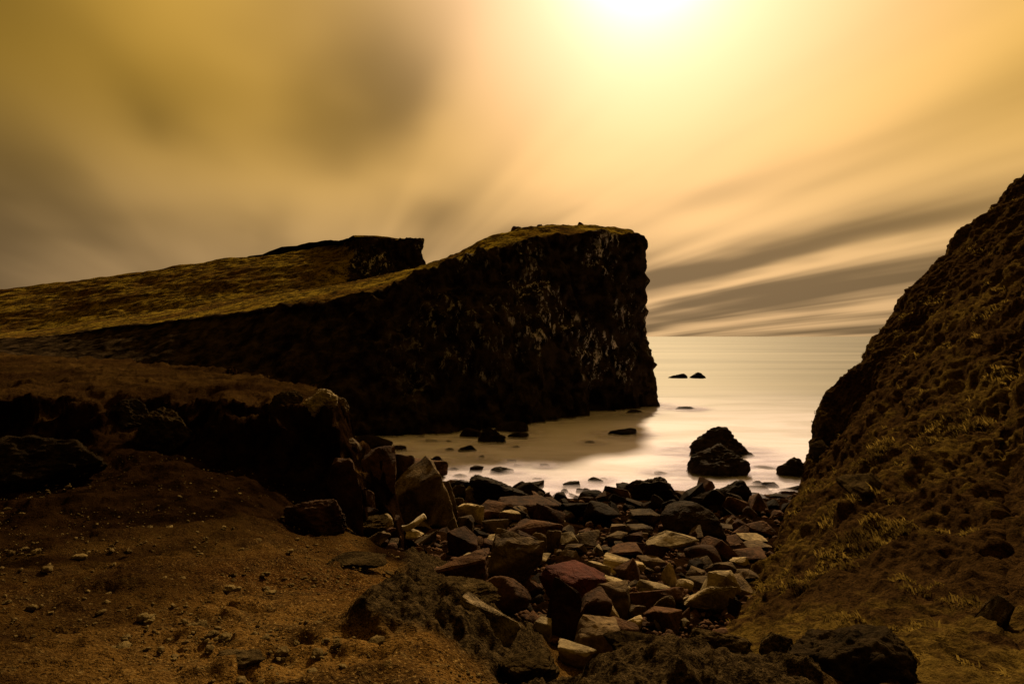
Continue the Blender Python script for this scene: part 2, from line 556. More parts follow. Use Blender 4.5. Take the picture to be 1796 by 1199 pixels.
disp = face * (1.5 * fbm(qg / 5.0 + 3, 3, 0.55) + 0.6 * fbm(qg / 1.6 + 13, 2, 0.5, True) + 0.6 * fbm(q / 6.0, 2) + 0.8 * fbm(q / 2.6 + 9, 3, 0.55, True) + 0.45 * gnoise(flat / 0.9))
strata = np.abs(((flat[:, 2] + 1.8 * gnoise(flat / 5.0) + 0.5 * gnoise(flat / 1.5)) / 2.9) % 1.0 - 0.5)
disp += face * 0.5 * (strata - 0.25)
top = 1 - face
disp += top * (0.30 * fbm(flat / np.array([5.0, 3.0, 3.0]), 4) + 0.12 * gnoise(flat / 0.8))
tr = 1 - np.clip(np.abs(vpar - 9.9) / 0.5, 0, 1)
disp += tr * 0.35 * np.maximum(fbm(flat / 1.5, 3), -0.1)
dirn = N.reshape(-1, 3).copy()
if (dirn[:, 1] * face).sum() > 0:
    dirn = -dirn
flat = flat + dirn * disp[:, None]
me = make_mesh('headland', flat, grid_faces(*sh))
set_attr(me, 'grass', np.clip((vpar - 7.75) / 0.6, 0, 1))
set_attr(me, 'guano', np.clip((upar - 6.5) / 4, 0, 1) * face * np.clip((flat[:, 2] - 1.5) / 2, 0, 1))
add('headland', me, M['cliff'], kind='structure')

# ------------------------------------------------------------------ far headland: long grass slope ending in a short cliff
far = [
    ((-1100, 660, 105), (-1100, 600, 150)), ((-500, 618, 98), (-500, 560, 138)),
    ((0, 603, 95), (0, 508, 132)), ((200, 578, 92), (200, 484, 128)), ((350, 556, 90), (350, 462, 124)),
    ((480, 538, 90), (480, 446, 120)), ((555, 518, 92), (550, 437, 118)), ((592, 508, 95), (590, 430, 116)),
    ((615, 500, 99), (620, 423, 108.5)), ((640, 496, 102), (640, 422, 105.5)), ((672, 494, 103), (672, 422, 105)),
    ((706, 492, 103.5), (708, 420, 105)), ((739, 486, 104), (739, 420, 105.5)),
    ((722, 486, 110), (720, 424, 110)), ((690, 490, 116), (688, 428, 116)), ((600, 495, 135), (590, 440, 132)), ((430, 500, 165), (420, 475, 160)),
]
cols = []
for k, (b, r) in enumerate(far):
    B, T_ = P(*b), P(*r)
    pts = [B + np.array([0, -1.0, -9.0])] + [B + (T_ - B) * s for s in (0, .18, .36, .54, .72, .88, 1.0)]
    if k < 8:
        for i, s in enumerate((0, .18, .36, .54, .72, .88, 1.0)):
            pts[1 + i][2] += 1.0 * math.sin(math.pi * s)
    e = np.array([0, 14.0, -1.2]) if k < 9 else np.array([-5.0, 9.0, -1.6]) if k < 13 else np.array([-8.0, -6.0, 0.0])
    pts += [T_ + e * 0.35 + np.array([0, 0, .1]), T_ + e]
    cols.append(pts)
A = np.array(cols)
nu, nv = A.shape[:2]
ku = np.concatenate([np.linspace(0, 2, 50)[:-1], np.linspace(2, 12.5, 480)[:-1], np.linspace(12.5, nu - 1, 60)])
kv = np.concatenate([np.linspace(0, 1, 6)[:-1], np.linspace(1, 7, 150)[:-1], np.linspace(7, nv - 1, 20)])
G = np.swapaxes(crom(np.swapaxes(crom(A, ku), 0, 1), kv), 0, 1)
sh = G.shape[:2]
flat = G.reshape(-1, 3)
N = grid_normals(G).reshape(-1, 3)
vpar = np.broadcast_to(kv[None], sh).ravel()
upar = np.broadcast_to(ku[:, None], sh).ravel()
cl = np.clip((upar - 7.4 + 0.8 * gnoise(flat / 4.0)) / 0.9, 0, 1) * np.clip((7.1 - vpar) / 0.25, 0, 1)
q = flat.copy()
q[:, 2] *= 0.5
disp = cl * (0.9 * fbm(q / 4.0, 3) + 0.9 * fbm(q / 2.2 + 5, 3, 0.5, True)) + (1 - cl) * (0.8 * fbm(flat / np.array([14.0, 6.0, 4.0]), 4, 0.55) + 0.15 * gnoise(flat / 1.2))
if N[:, 1].sum() > 0:
    N = -N
flat = flat + N * disp[:, None]
me = make_mesh('far_headland', flat, grid_faces(*sh))
set_attr(me, 'grass', 1 - cl)
set_attr(me, 'guano', cl)
add('far_headland', me, M['cliff'], kind='structure')

# ------------------------------------------------------------------ near ground: dirt slope, bluff on the left, bed of the boulder beach
GC = []
for x in (-900, -300, 200, 700, 1200, 1700, 2600):
    GC.append((x, 0.9, 6.45))
GC += [(-900, 3, 6.6), (-300, 2.6, 6.5), (0, 2.6, 6.42), (450, 2.6, 6.41), (850, 2.6, 6.36), (1000, 2.6, 6.28), (1250, 2.6, 6.22), (1700, 2.6, 6.0), (1000, 3.2, 5.92), (1130, 3.5, 6.02), (1280, 3.7, 5.78), (1400, 3.7, 5.75), (2600, 3, 6.2),
       (-900, 6, 6.3), (-300, 4, 6.3), (0, 4, 6.20), (300, 4, 6.14), (600, 4, 6.08), (850, 4, 5.95), (1000, 4.2, 5.0), (1130, 4.5, 4.85), (1280, 4.7, 4.75), (1400, 5, 4.7),
       (-300, 6, 5.9), (0, 6, 5.78), (300, 6, 5.80), (600, 6, 5.58), (740, 6, 5.40), (850, 6, 4.95), (1000, 6, 4.2), (1250, 6, 4.3), (1700, 6, 4.5),
       (-900, 10, 6.0), (-300, 9, 5.6), (0, 9, 5.5), (300, 9, 5.62), (450, 9, 5.3), (540, 9, 5.0), (610, 9, 4.82), (700, 9, 4.50), (800, 9, 4.0), (1000, 9, 3.35), (1250, 9, 3.3), (1700, 9, 3.0),
       (0, 12, 5.65), (200, 12, 5.75), (300, 12, 5.70), (400, 11.5, 5.5), (480, 11, 5.15), (580, 10.5, 4.55), (640, 12, 3.95), (750, 12, 3.2), (900, 12, 2.75), (1100, 12, 2.55), (1300, 12, 2.35), (1700, 12, 2.0),
       (0, 16, 5.6), (300, 16, 5.3), (480, 15, 4.6), (560, 15, 3.9), (610, 15, 3.3), (700, 15, 2.7), (900, 15, 2.1), (1200, 15, 1.8), (1500, 15, 1.2),
       (0, 20, 5.5), (300, 20, 4.6), (450, 20, 3.4), (560, 20, 2.3), (635, 19.5, 1.95), (700, 19.5, 1.7), (900, 19.5, 1.3), (1200, 19.5, 1.0), (1500, 19.5, .6),
       (560, 24, 1.6), (640, 23, 1.2), (720, 24, 1.1), (900, 24, .75), (1100, 25, .5), (1300, 25, .4), (1500, 25, 0.2),
       (-900, 30, 6.0), (-300, 30, 5.8), (0, 30, 5.0), (200, 30, 4.0), (400, 30, 2.2), (560, 29, 1.1), (640, 29, .7), (760, 30, .35), (900, 28.5, .15), (1000, 28, .05), (1200, 28, .0), (1400, 29, .1),
       (-300, 42, 5.8), (0, 42, 5.0), (150, 40, 4.0), (330, 38, 2.0), (430, 36, 1.4), (560, 36, 0.5), (660, 35, -.1), (800, 34, -.4), (1000, 33, -.8), (1300, 33, -.9), (1600, 33, -.5),
       (-900, 58, 6.5), (-300, 60, 6.0), (0, 58, 5.4), (200, 54, 4.2), (400, 50, 2.0), (520, 46, .6), (600, 45, -.3), (700, 45, -1.2), (900, 48, -2), (1200, 50, -3), (1700, 50, -3), (2600, 40, -1), (-900, 75, 7.0), (0, 75, 5), (500, 75, -2), (1200, 75, -4), (2600, 75, -4)]
GC = np.array(GC, dtype=float)


def _feat(px, d):
    return np.stack([np.asarray(px) / 330.0, np.log(np.asarray(d)) * 2.6], axis=-1)


_C = _feat(GC[:, 0], GC[:, 1])
_phi = lambda r2: np.sqrt(r2 + 0.06)
_K = _phi(((_C[:, None] - _C[None]) ** 2).sum(-1))
_Pm = np.concatenate([np.ones((len(_C), 1)), _C], axis=1)
_S = np.block([[_K - 0.012 * np.eye(len(_C)), _Pm], [_Pm.T, np.zeros((3, 3))]])
_W = np.linalg.solve(_S, np.concatenate([GC[:, 2], np.zeros(3)]))


# the bluff on the left: a flat terrace with a ragged scarp round it
BL = [(-1400, 10), (-300, 11.5), (0, 12.6), (150, 13), (300, 13), (420, 12.6), (500, 12.2), (565, 12), (603, 12.6), (606, 14), (590, 15.5), (560, 16.5), (515, 17.5), (470, 18.6), (437, 20.5),
      (380, 24), (300, 28), (200, 33), (80, 40), (-100, 52), (-500, 66), (-1400, 70)]
BLW = np.array([[(p - 898) / FOC * d, d] for p, d in BL])


def bluff_sd(x, y):
    sd = np.full(x.shape, 1e9)
    ins = np.zeros(x.shape, dtype=bool)
    for a, b in zip(BLW, np.roll(BLW, -1, axis=0)):
        e = b - a
        t_ = np.clip(((x - a[0]) * e[0] + (y - a[1]) * e[1]) / (e @ e), 0, 1)
        sd = np.minimum(sd, np.hypot(x - a[0] - t_ * e[0], y - a[1] - t_ * e[1]))
        cr = ((a[1] > y) != (b[1] > y)) & (x < (b[0] - a[0]) * (y - a[1]) / (b[1] - a[1] + 1e-12) + a[0])
        ins ^= cr
    return np.where(ins, sd, -sd)


def ground_z(px, d, jag=None):
    px, d = np.asarray(px, float), np.asarray(d, float)
    z = base_z(px, d)
    x = (px - 898) / FOC * d
    sd = bluff_sd(x, d)
    if jag is not None:
        sd = sd + jag
    wd = 1.15 + 0.5 * np.clip((px - 330) / 200, 0, 1) * np.clip((14 - d) / 1.5, 0, 1)
    m_ = np.clip((sd + wd) / (wd + 0.12), 0, 1)
    m_ = m_ ** 1.3
    top_ = 6.68 - 0.22 * np.clip((px - 470) / 140, 0, 1) - 0.15 * np.clip(1 - sd / 0.8, 0, 1)
    return z + np.maximum(top_ - z, 0) * m_


def base_z(px, d):
    X = _feat(px, d)
    shp = X.shape[:-1]
    X = X.reshape(-1, 2)
    out = np.zeros(len(X))
    for s in range(0, len(X), 60000):
        x = X[s:s + 60000]
        k = _phi(((x[:, None, 0] - _C[None, :, 0]) ** 2 + (x[:, None, 1] - _C[None, :, 1]) ** 2))
        out[s:s + 60000] = k @ _W[:-3] + _W[-3] + x @ _W[-2:]
    return out.reshape(shp)


def hit(px, y, d0=2.0, d1=60.0):
    """where the line of sight through a photo pixel meets the ground or the sea"""
    dd = np.geomspace(d0, d1, 700)
    gz = np.maximum(ground_z(np.full(700, float(px)), dd), 0.0)
    ray = CAM_H - (y - 590.0) / FOC * dd
    i = np.argmax(ray <= gz)
    if ray[i] > gz[i]:
        i = 699
    return dd[i], gz[i]


pxs = np.concatenate([np.linspace(-900, -40, 120)[:-1], np.linspace(-40, 1450, 560)[:-1], np.linspace(1500, 2600, 110)])
ds = np.concatenate([np.geomspace(0.9, 24.0, 430)[:-1], np.geomspace(24.0, 75.0, 70)])
PX, DD = np.meshgrid(pxs, ds, indexing='ij')
XX = (PX - 898) / FOC * DD
_q = np.stack([XX, DD, 0 * DD], -1).reshape(-1, 3)
jag = (1.0 * fbm(_q / 1.9 + 40, 3, 0.6) + 0.30 * fbm(_q / 0.5 + 50, 3, 0.6)).reshape(DD.shape)
Z = ground_z(PX, DD, jag)
pts = np.stack([XX, DD, Z], -1).reshape(-1, 3)
pw = pts.copy()
hum = np.clip((DD.ravel() - 5) / 6, 0, 1)
leftb = np.clip((640 - PX.ravel()) / 60, 0, 1)
gx, gy = np.gradient(Z, axis=0), np.gradient(Z, axis=1)
slope = np.abs(gy) / (np.gradient(DD, axis=1) + 1e-6)
slope = np.maximum(slope, np.abs(gx) / (np.gradient(XX, axis=0) + 1e-6)).ravel()
steep = np.clip((slope - 0.45) / 0.5, 0, 1)
zz_ = 0.09 * fbm(pw / 0.8, 5, 0.6) + 0.017 * fbm(pw / 0.10, 2, 0.6) + 0.08 * np.clip(fbm(pw / 0.33 + 90, 3, 0.55), -0.05, 1) - 0.05 * np.clip(fbm(pw / 0.5 + 95, 2) - 0.1, 0, 1)
zz_ += hum * (0.32 * fbm(pw / np.array([1.6, 1.1, 1.0]) + 3, 3) + 0.05 * gnoise(pw / 0.4))
zz_ += steep * leftb * 0.13 * fbm(pw / 0.8 + 31, 4, 0.6, True)
# the dirt ends at a rim of rough ribbed lava above the gully
LAVA = [(575, 1112), (640, 1066), (690, 1028), (715, 975), (760, 978), (805, 1000), (850, 1040), (905, 1085), (960, 1130), (1010, 1160), (1000, 1215), (900, 1190), (780, 1150), (650, 1125)]
_lv = [hit(a, b, 1.5) for a, b in LAVA]
LVW = np.array([[(a - 898) / FOC * h_[0], h_[0]] for (a, b), h_ in zip(LAVA, _lv)][:9]
               + [[(a - 898) / FOC * b, b] for a, b in ((1000, 4.6), (1130, 4.9), (1280, 5.1), (1450, 5.1), (1500, 2.0), (1100, 2.0), (1000, 2.75), (900, 2.9))]
               + [[(a - 898) / FOC * h_[0], h_[0]] for (a, b), h_ in zip(LAVA, _lv)][12:])
_sd, _in = np.full(len(pw), 1e9), np.zeros(len(pw), dtype=bool)
for a, b in zip(LVW, np.roll(LVW, -1, axis=0)):
    e = b - a
    t_ = np.clip(((pw[:, 0] - a[0]) * e[0] + (pw[:, 1] - a[1]) * e[1]) / (e @ e), 0, 1)
    _sd = np.minimum(_sd, np.hypot(pw[:, 0] - a[0] - t_ * e[0], pw[:, 1] - a[1] - t_ * e[1]))
    _in ^= ((a[1] > pw[:, 1]) != (b[1] > pw[:, 1])) & (pw[:, 0] < (b[0] - a[0]) * (pw[:, 1] - a[1]) / (b[1] - a[1] + 1e-12) + a[0])
lava = np.where(_in, _sd, -_sd) + 0.12 * fbm(pw / 0.4 + 60, 3)
lava = np.clip((lava + 0.05) / 0.16, 0, 1)
_rw = np.stack([pw[:, 0] * 0.8 + pw[:, 1] * 0.6, (pw[:, 1] * 0.8 - pw[:, 0] * 0.6) * 0.3, pw[:, 2]], -1)
zz_ += lava * (0.05 + 0.10 * fbm(_rw / 0.5 + 70, 4, 0.6, True) + 0.06 * fbm(pw / 0.2 + 80, 4, 0.65))
# hollows trodden into the dirt
for _k in range(80):
    fx, fd = rs.uniform(-50, 720), math.exp(rs.uniform(math.log(2.6), math.log(9.0)))
    cx, cy = (fx - 898) / FOC * fd, fd
    r2 = ((pw[:, 0] - cx) ** 2 + ((pw[:, 1] - cy) / 0.8) ** 2)
    ss = rs.uniform(0.07, 0.16)
    zz_ -= rs.uniform(0.02, 0.05) * np.exp(-r2 / ss ** 2) - 0.012 * np.exp(-(np.sqrt(r2) - 1.5 * ss) ** 2 / (0.5 * ss) ** 2)
pts[:, 2] += zz_
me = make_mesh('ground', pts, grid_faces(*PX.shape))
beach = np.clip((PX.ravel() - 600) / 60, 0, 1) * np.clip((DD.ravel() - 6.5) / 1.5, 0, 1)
left_shade = leftb * np.clip((DD.ravel() + (450 - PX.ravel()) * 0.004 + 1.2 * fbm(pw / 2.0 + 77, 2) - 4.6) / 3.5, 0, 1) * np.clip((13.0 - DD.ravel()) / 1.0, 0, 1)  # vignette painted into the dirt colour, stronger to the left and away
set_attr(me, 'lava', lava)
lit_strip = np.array([[(a - 898) / FOC * b, b] for a, b in ((430, 2.0), (470, 3.0), (520, 4.5), (560, 6.0), (600, 8.0), (620, 9.5))])  # painted pool of light: strip of dirt left bright, darkened beside it
strip_dist = np.full(len(pw), 1e9)
for a, b in zip(lit_strip[:-1], lit_strip[1:]):
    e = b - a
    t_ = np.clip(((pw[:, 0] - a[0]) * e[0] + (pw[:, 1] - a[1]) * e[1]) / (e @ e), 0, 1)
    strip_dist = np.minimum(strip_dist, np.hypot(pw[:, 0] - a[0] - t_ * e[0], pw[:, 1] - a[1] - t_ * e[1]))
off_strip_shade = leftb * (1 - np.exp(-((strip_dist + 0.5 * fbm(pw / 0.9 + 44, 3)) / 0.9) ** 2))
off_strip_shade = off_strip_shade * np.clip((9.5 - DD.ravel()) / 2, 0, 1) * np.clip(0.82 + 0.6 * fbm(pw / 1.0 + 46, 4), 0, 1)
left_shade = np.maximum(left_shade, off_strip_shade)
terr_shade = np.clip((Z.ravel() - 6.3) / 0.2, 0, 1) * np.clip((DD.ravel() - 9) / 2, 0, 1) * (0.72 + 0.3 * fbm(pw / 2.5 + 48, 3))  # shade painted into the colour of the terrace top
set_attr(me, 'dark', np.clip(np.maximum(np.maximum(np.maximum(beach, terr_shade), 1.0 * steep * hum), 0.97 * left_shade), 0, 1))  # steep faces get painted shade too, joined with the masks above
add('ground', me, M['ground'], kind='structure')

gx_, gy_ = np.meshgrid(np.linspace(-90, 90, 140), np.linspace(-90, 0.95, 80), indexing='ij')
bp = np.stack([gx_, gy_, 6.42 + 0 * gx_], -1).reshape(-1, 3)
bp[:, 2] += 0.4 * np.clip(-bp[:, 1] / 6, 0, 1) * fbm(bp / 6, 3) + np.clip(np.abs(bp[:, 0]) - 4, 0, 60) * 0.03 - 0.01
me = make_mesh('terrain', bp, grid_faces(*gx_.shape))
set_attr(me, 'dark', np.zeros(len(bp)))
add('terrain', me, M['ground'], kind='structure')

# ------------------------------------------------------------------ hillside on the right
foot = [(-4.0, -6.0, 6.1), (0.3, 1.5, 6.05), (1.14, 4.5, 5.0), (2.4, 7.0, 3.9), (3.64, 9.5, 3.0), (5.07, 12.0, 2.3), (6.94, 15.5, 1.4), (9.46, 20.0, .7), (12.45, 25.0, .4), (15.2, 29.3, .0)]
edge = [(3.0, -6, 7.0), (3.4, 1.5, 6.2), (4.3, 4.5, 5.45), (6.5, 7.2, 5.0), (8.7, 9.7, 5.1), (11.2, 12.5, 5.5), (14.9, 16.5, 6.6), (20.2, 21.5, 9.2), (27.0, 27.5, 13.2), (33.0, 33.5, 17.2)]
sil = [(1418, 852, 30.2), (1423, 800, 31), (1435, 742, 32), (1450, 702, 33), (1476, 668, 33.5), (1511, 636, 34), (1546, 580, 35), (1592, 519, 36), (1650, 463, 37), (1691, 409, 38), (1750, 358, 39), (1800, 310, 40)]
NS = len(sil)
cols = []
for f, e in zip(foot, edge):
    f, e = np.array(f, float), np.array(e, float)
    n_ = np.array([e[1] - f[1], -(e[0] - f[0]), 0]) * 0
    pts = [f + (f - e) * 0.25 + np.array([0, 0, -1.0])]
    for i in range(NS):
        s = i / (NS - 1)
        p = f + (e - f) * s
        p[2] += 0.12 * np.linalg.norm(e - f) * math.sin(math.pi * s) * 0.5
        pts.append(p)
    pts += [e + (e - f) * 0.5 + np.array([0, 0, .5]), e + (e - f) * 1.6 + np.array([0, 0, -1.0])]
    cols.append(pts)
S = [P(*q) for q in sil]
cols.append([S[0] + np.array([-.5, -.5, -2.5])] + S + [S[-1] + (S[-1] - S[-4]) * 1.2, S[-1] + (S[-1] - S[-4]) * 3])
for off in ((3.0, 2.5, -1.2), (9.0, 8.0, -6.0), (16.0, 13.0, -14.0)):
    cols.append([c + np.array(off) * (1.0 if i > 0 else 0.6) for i, c in enumerate(cols[10])])
A = np.array(cols)
nu, nv = A.shape[:2]
ku = np.concatenate([np.linspace(0, 1, 20)[:-1], np.linspace(1, 10.5, 540)[:-1], np.linspace(10.5, nu - 1, 40)])
kv = np.concatenate([np.linspace(0, 1, 10)[:-1], np.linspace(1, 12.5, 360)[:-1], np.linspace(12.5, nv - 1, 40)])
G = np.swapaxes(crom(np.swapaxes(crom(A, ku), 0, 1), kv), 0, 1)
sh = G.shape[:2]
flat = G.reshape(-1, 3)
N = grid_normals(G).reshape(-1, 3)
if N[:, 2].sum() < 0:
    N = -N
_e = np.array([0.66, 0.30, 0.69])
fs = flat - (flat @ _e)[:, None] * _e[None] * 0.62
dist = np.linalg.norm(flat, axis=1)
amp = np.clip((dist - 3) / 14, 0.10, 1.0)
disp = amp * (0.50 * fbm(flat / np.array([3.6, 3.0, 2.4]), 4, 0.55) + 0.30 * fbm(fs / 1.3 + 7, 4, 0.6, True) + 0.20 * fbm(fs / 0.5 + 3, 4, 0.62))
disp += 0.07 * fbm(flat / 0.25 + 3, 3, 0.6)
flat = flat + N * disp[:, None]
HILL_V, HILL_N = flat.reshape(sh + (3,)), N.reshape(sh + (3,))
add('hillside', make_mesh('hillside', flat, grid_faces(*sh, True)), M['hill'], kind='structure')

# ------------------------------------------------------------------ rocks
def ico(n):
    g = (1 + 5 ** 0.5) / 2
    V = [(-1, g, 0), (1, g, 0), (-1, -g, 0), (1, -g, 0), (0, -1, g), (0, 1, g), (0, -1, -g), (0, 1, -g), (g, 0, -1), (g, 0, 1), (-g, 0, -1), (-g, 0, 1)]
    F = [(0, 11, 5), (0, 5, 1), (0, 1, 7), (0, 7, 10), (0, 10, 11), (1, 5, 9), (5, 11, 4), (11, 10, 2), (10, 7, 6), (7, 1, 8), (3, 9, 4), (3, 4, 2), (3, 2, 6), (3, 6, 8), (3, 8, 9), (4, 9, 5), (2, 4, 11), (6, 2, 10), (8, 6, 7), (9, 8, 1)]
    V = [np.array(v) / np.linalg.norm(v) for v in V]
    for _ in range(n):
        mid, F2 = {}, []
        def mp(a, b):
            k = (min(a, b), max(a, b))
            if k not in mid:
                m_ = V[a] + V[b]
                V.append(m_ / np.linalg.norm(m_))
                mid[k] = len(V) - 1
            return mid[k]
        for a, b, c in F:
            ab, bc, ca_ = mp(a, b), mp(b, c), mp(c, a)
            F2 += [(a, ab, ca_), (b, bc, ab), (c, ca_, bc), (ab, bc, ca_)]
        F = F2
    return np.array(V), np.array(F)


ICO = {n: ico(n) for n in (1, 2, 3, 4, 5)}


def hull_rock(r, style, cuts):
    """a broken block: hull of scattered corners, worn edges, split into small faces for its rough skin"""
    k = r.randint(8, 13)
    p = r.uniform(-1, 1, size=(k, 3))
    m_ = (np.abs(p) ** 3.2).sum(1) ** (1 / 3.2)
    p = p / m_[:, None] * r.uniform(0.72, 1.0, (k, 1))
    p = np.concatenate([p, np.array([(a, b, c) for a in (-1, 1) for b in (-1, 1) for c in (-1, 1)])[r.permutation(8)[:2]] * r.uniform(0.62, 0.9, (2, 3))])
    if style == 'p':
        p[:, :2] *= (0.95 - 0.38 * (p[:, 2:] + 1))
    bm = bmesh.new()
    for q_ in p:
        bm.verts.new(q_)
    res = bmesh.ops.convex_hull(bm, input=bm.verts[:])
    bmesh.ops.delete(bm, geom=list({g for g in res['geom_interior'] + res['geom_unused'] if isinstance(g, bmesh.types.BMVert)}), context='VERTS')
    bmesh.ops.dissolve_limit(bm, angle_limit=R(13), verts=bm.verts[:], edges=bm.edges[:])
    bmesh.ops.bevel(bm, geom=bm.edges[:], offset=r.uniform(0.025, 0.06), segments=1, profile=0.5, affect='EDGES', clamp_overlap=True)
    bmesh.ops.triangulate(bm, faces=bm.faces[:])
    long_ = [e for e in bm.edges if e.calc_length() > 0.22]
    bmesh.ops.subdivide_edges(bm, edges=long_, cuts=cuts, use_grid_fill=True)
    bmesh.ops.triangulate(bm, faces=bm.faces[:])
    bm.normal_update()
    V = np.array([v.co[:] for v in bm.verts])
    N_ = np.array([v.normal[:] for v in bm.verts])
    F = np.array([[v.index for v in f.verts] for f in bm.faces])
    bm.free()
    return V, N_, F


def rock_points(seed, style, level):
    r = np.random.RandomState(seed)
    off = r.uniform(0, 50, 3)
    if style in ('a', 's', 'p'):
        V, N_, F = hull_rock(r, style, {2: 1, 3: 2, 4: 4, 5: 7}[level])
        d = 0.06 * fbm(V * 1.5 + off, 2) + 0.045 * fbm(V * 4.0 + off, 4, 0.6) + 0.03 * fbm(V * np.array([2, 2, 9.0]) + off, 2, 0.5, True)
        W = V + N_ * d[:, None]
    else:
        V, F = ICO[level]
        k, p = (r.randint(10, 15), 18.0) if style in 'oq' else (r.randint(11, 16), 9.0)
        n = r.normal(size=(k, 3))
        n /= np.linalg.norm(n, axis=1)[:, None]
        h = r.uniform(0.6, 1.0, len(n))
        rr = np.minimum(((np.maximum(V @ n.T, 0) / h[None]) ** p).sum(1) ** (-1 / p), 1.25)
        W = V * rr[:, None]
        if style == 'q':
            W[:, 0] -= 0.18 * (W[:, 2] + 1)
            W[:, :2] *= (1.3 - 0.8 * np.clip((W[:, 2] + 1) / 2, 0, 1))[:, None]
        if style in 'oq':
            d = 0.16 * fbm(W * 1.7 + off, 3, 0.55) + 0.09 * fbm(W * 4.5 + off, 4, 0.65)
            d += 0.05 * fbm(W * np.array([4, 4, 9.0]) + off, 2, 0.5, True)
        else:
            d = 0.07 * fbm(W * 1.6 + off, 2) + 0.04 * fbm(W * 5 + off, 3 if level > 3 else 2, 0.55)
        W = W + V * d[:, None]
    lo, hi = W.min(0), W.max(0)
    return (W - (lo + hi) / 2) / (hi - lo), F


def rot(yaw, tx, ty):
    cz, sz, cx, sx, cy, sy = math.cos(yaw), math.sin(yaw), math.cos(tx), math.sin(tx), math.cos(ty), math.sin(ty)
    Rz = np.array([[cz, -sz, 0], [sz, cz, 0], [0, 0, 1]])
    Rx = np.array([[1, 0, 0], [0, cx, -sx], [0, sx, cx]])
    Ry = np.array([[cy, 0, sy], [0, 1, 0], [-sy, 0, cy]])
    return Ry @ Rx @ Rz


def rock(name, px, yb, wpx, hpx, style, mat, label, ratio=0.8, roll=0.0, pitch=0.0, seed=None, level=None, sea=False, d=None, z=None, embed=0.22, group=None, cat='rock'):
    if d is None:
        d, z = ((CAM_H * FOC / (yb - 590.0)), 0.0) if sea else hit(px, yb)
    W = wpx / FOC * d
    Dp = W * ratio
    th = math.atan((CAM_H - z) / d)
    H = max(0.42 * hpx / FOC * d, (hpx / FOC * d - 0.45 * Dp * math.sin(th)) / math.cos(th))
    r = np.random.RandomState(seed if seed is not None else int(px * 7 + yb * 13) % 99991)
    if level is None:
        level = 5 if wpx > 90 else (4 if wpx > 30 else 3)
    V, F = rock_points(r.randint(1 << 30), style, level)
    Ht = H * (1 + embed) * (1.35 if sea else 1.0)
    V = V @ rot(r.uniform(-0.25, 0.25), R(pitch), R(roll)).T
    lo, hi = V.min(0), V.max(0)
    V = (V - (lo + hi) / 2) / (hi - lo) * np.array([W, Dp, Ht])
    V[:, 2] += H - Ht / 2
    me = make_mesh(name, V, F)
    if style in ('a', 's', 'p'):
        me.set_sharp_from_angle(angle=R(26))
    o = add(name, me, M[mat], label=label, category=cat)
    o.location = ((px - 898) / FOC * (d + 0.35 * Dp), d + 0.35 * Dp, z)
    if group:
        o['group'] = group
    PLACED.append((px, yb, wpx, hpx))
    if sea:
        SEAROCK.append((o.location[0], o.location[1], W))
    return o


PLACED, SEAROCK = [], []
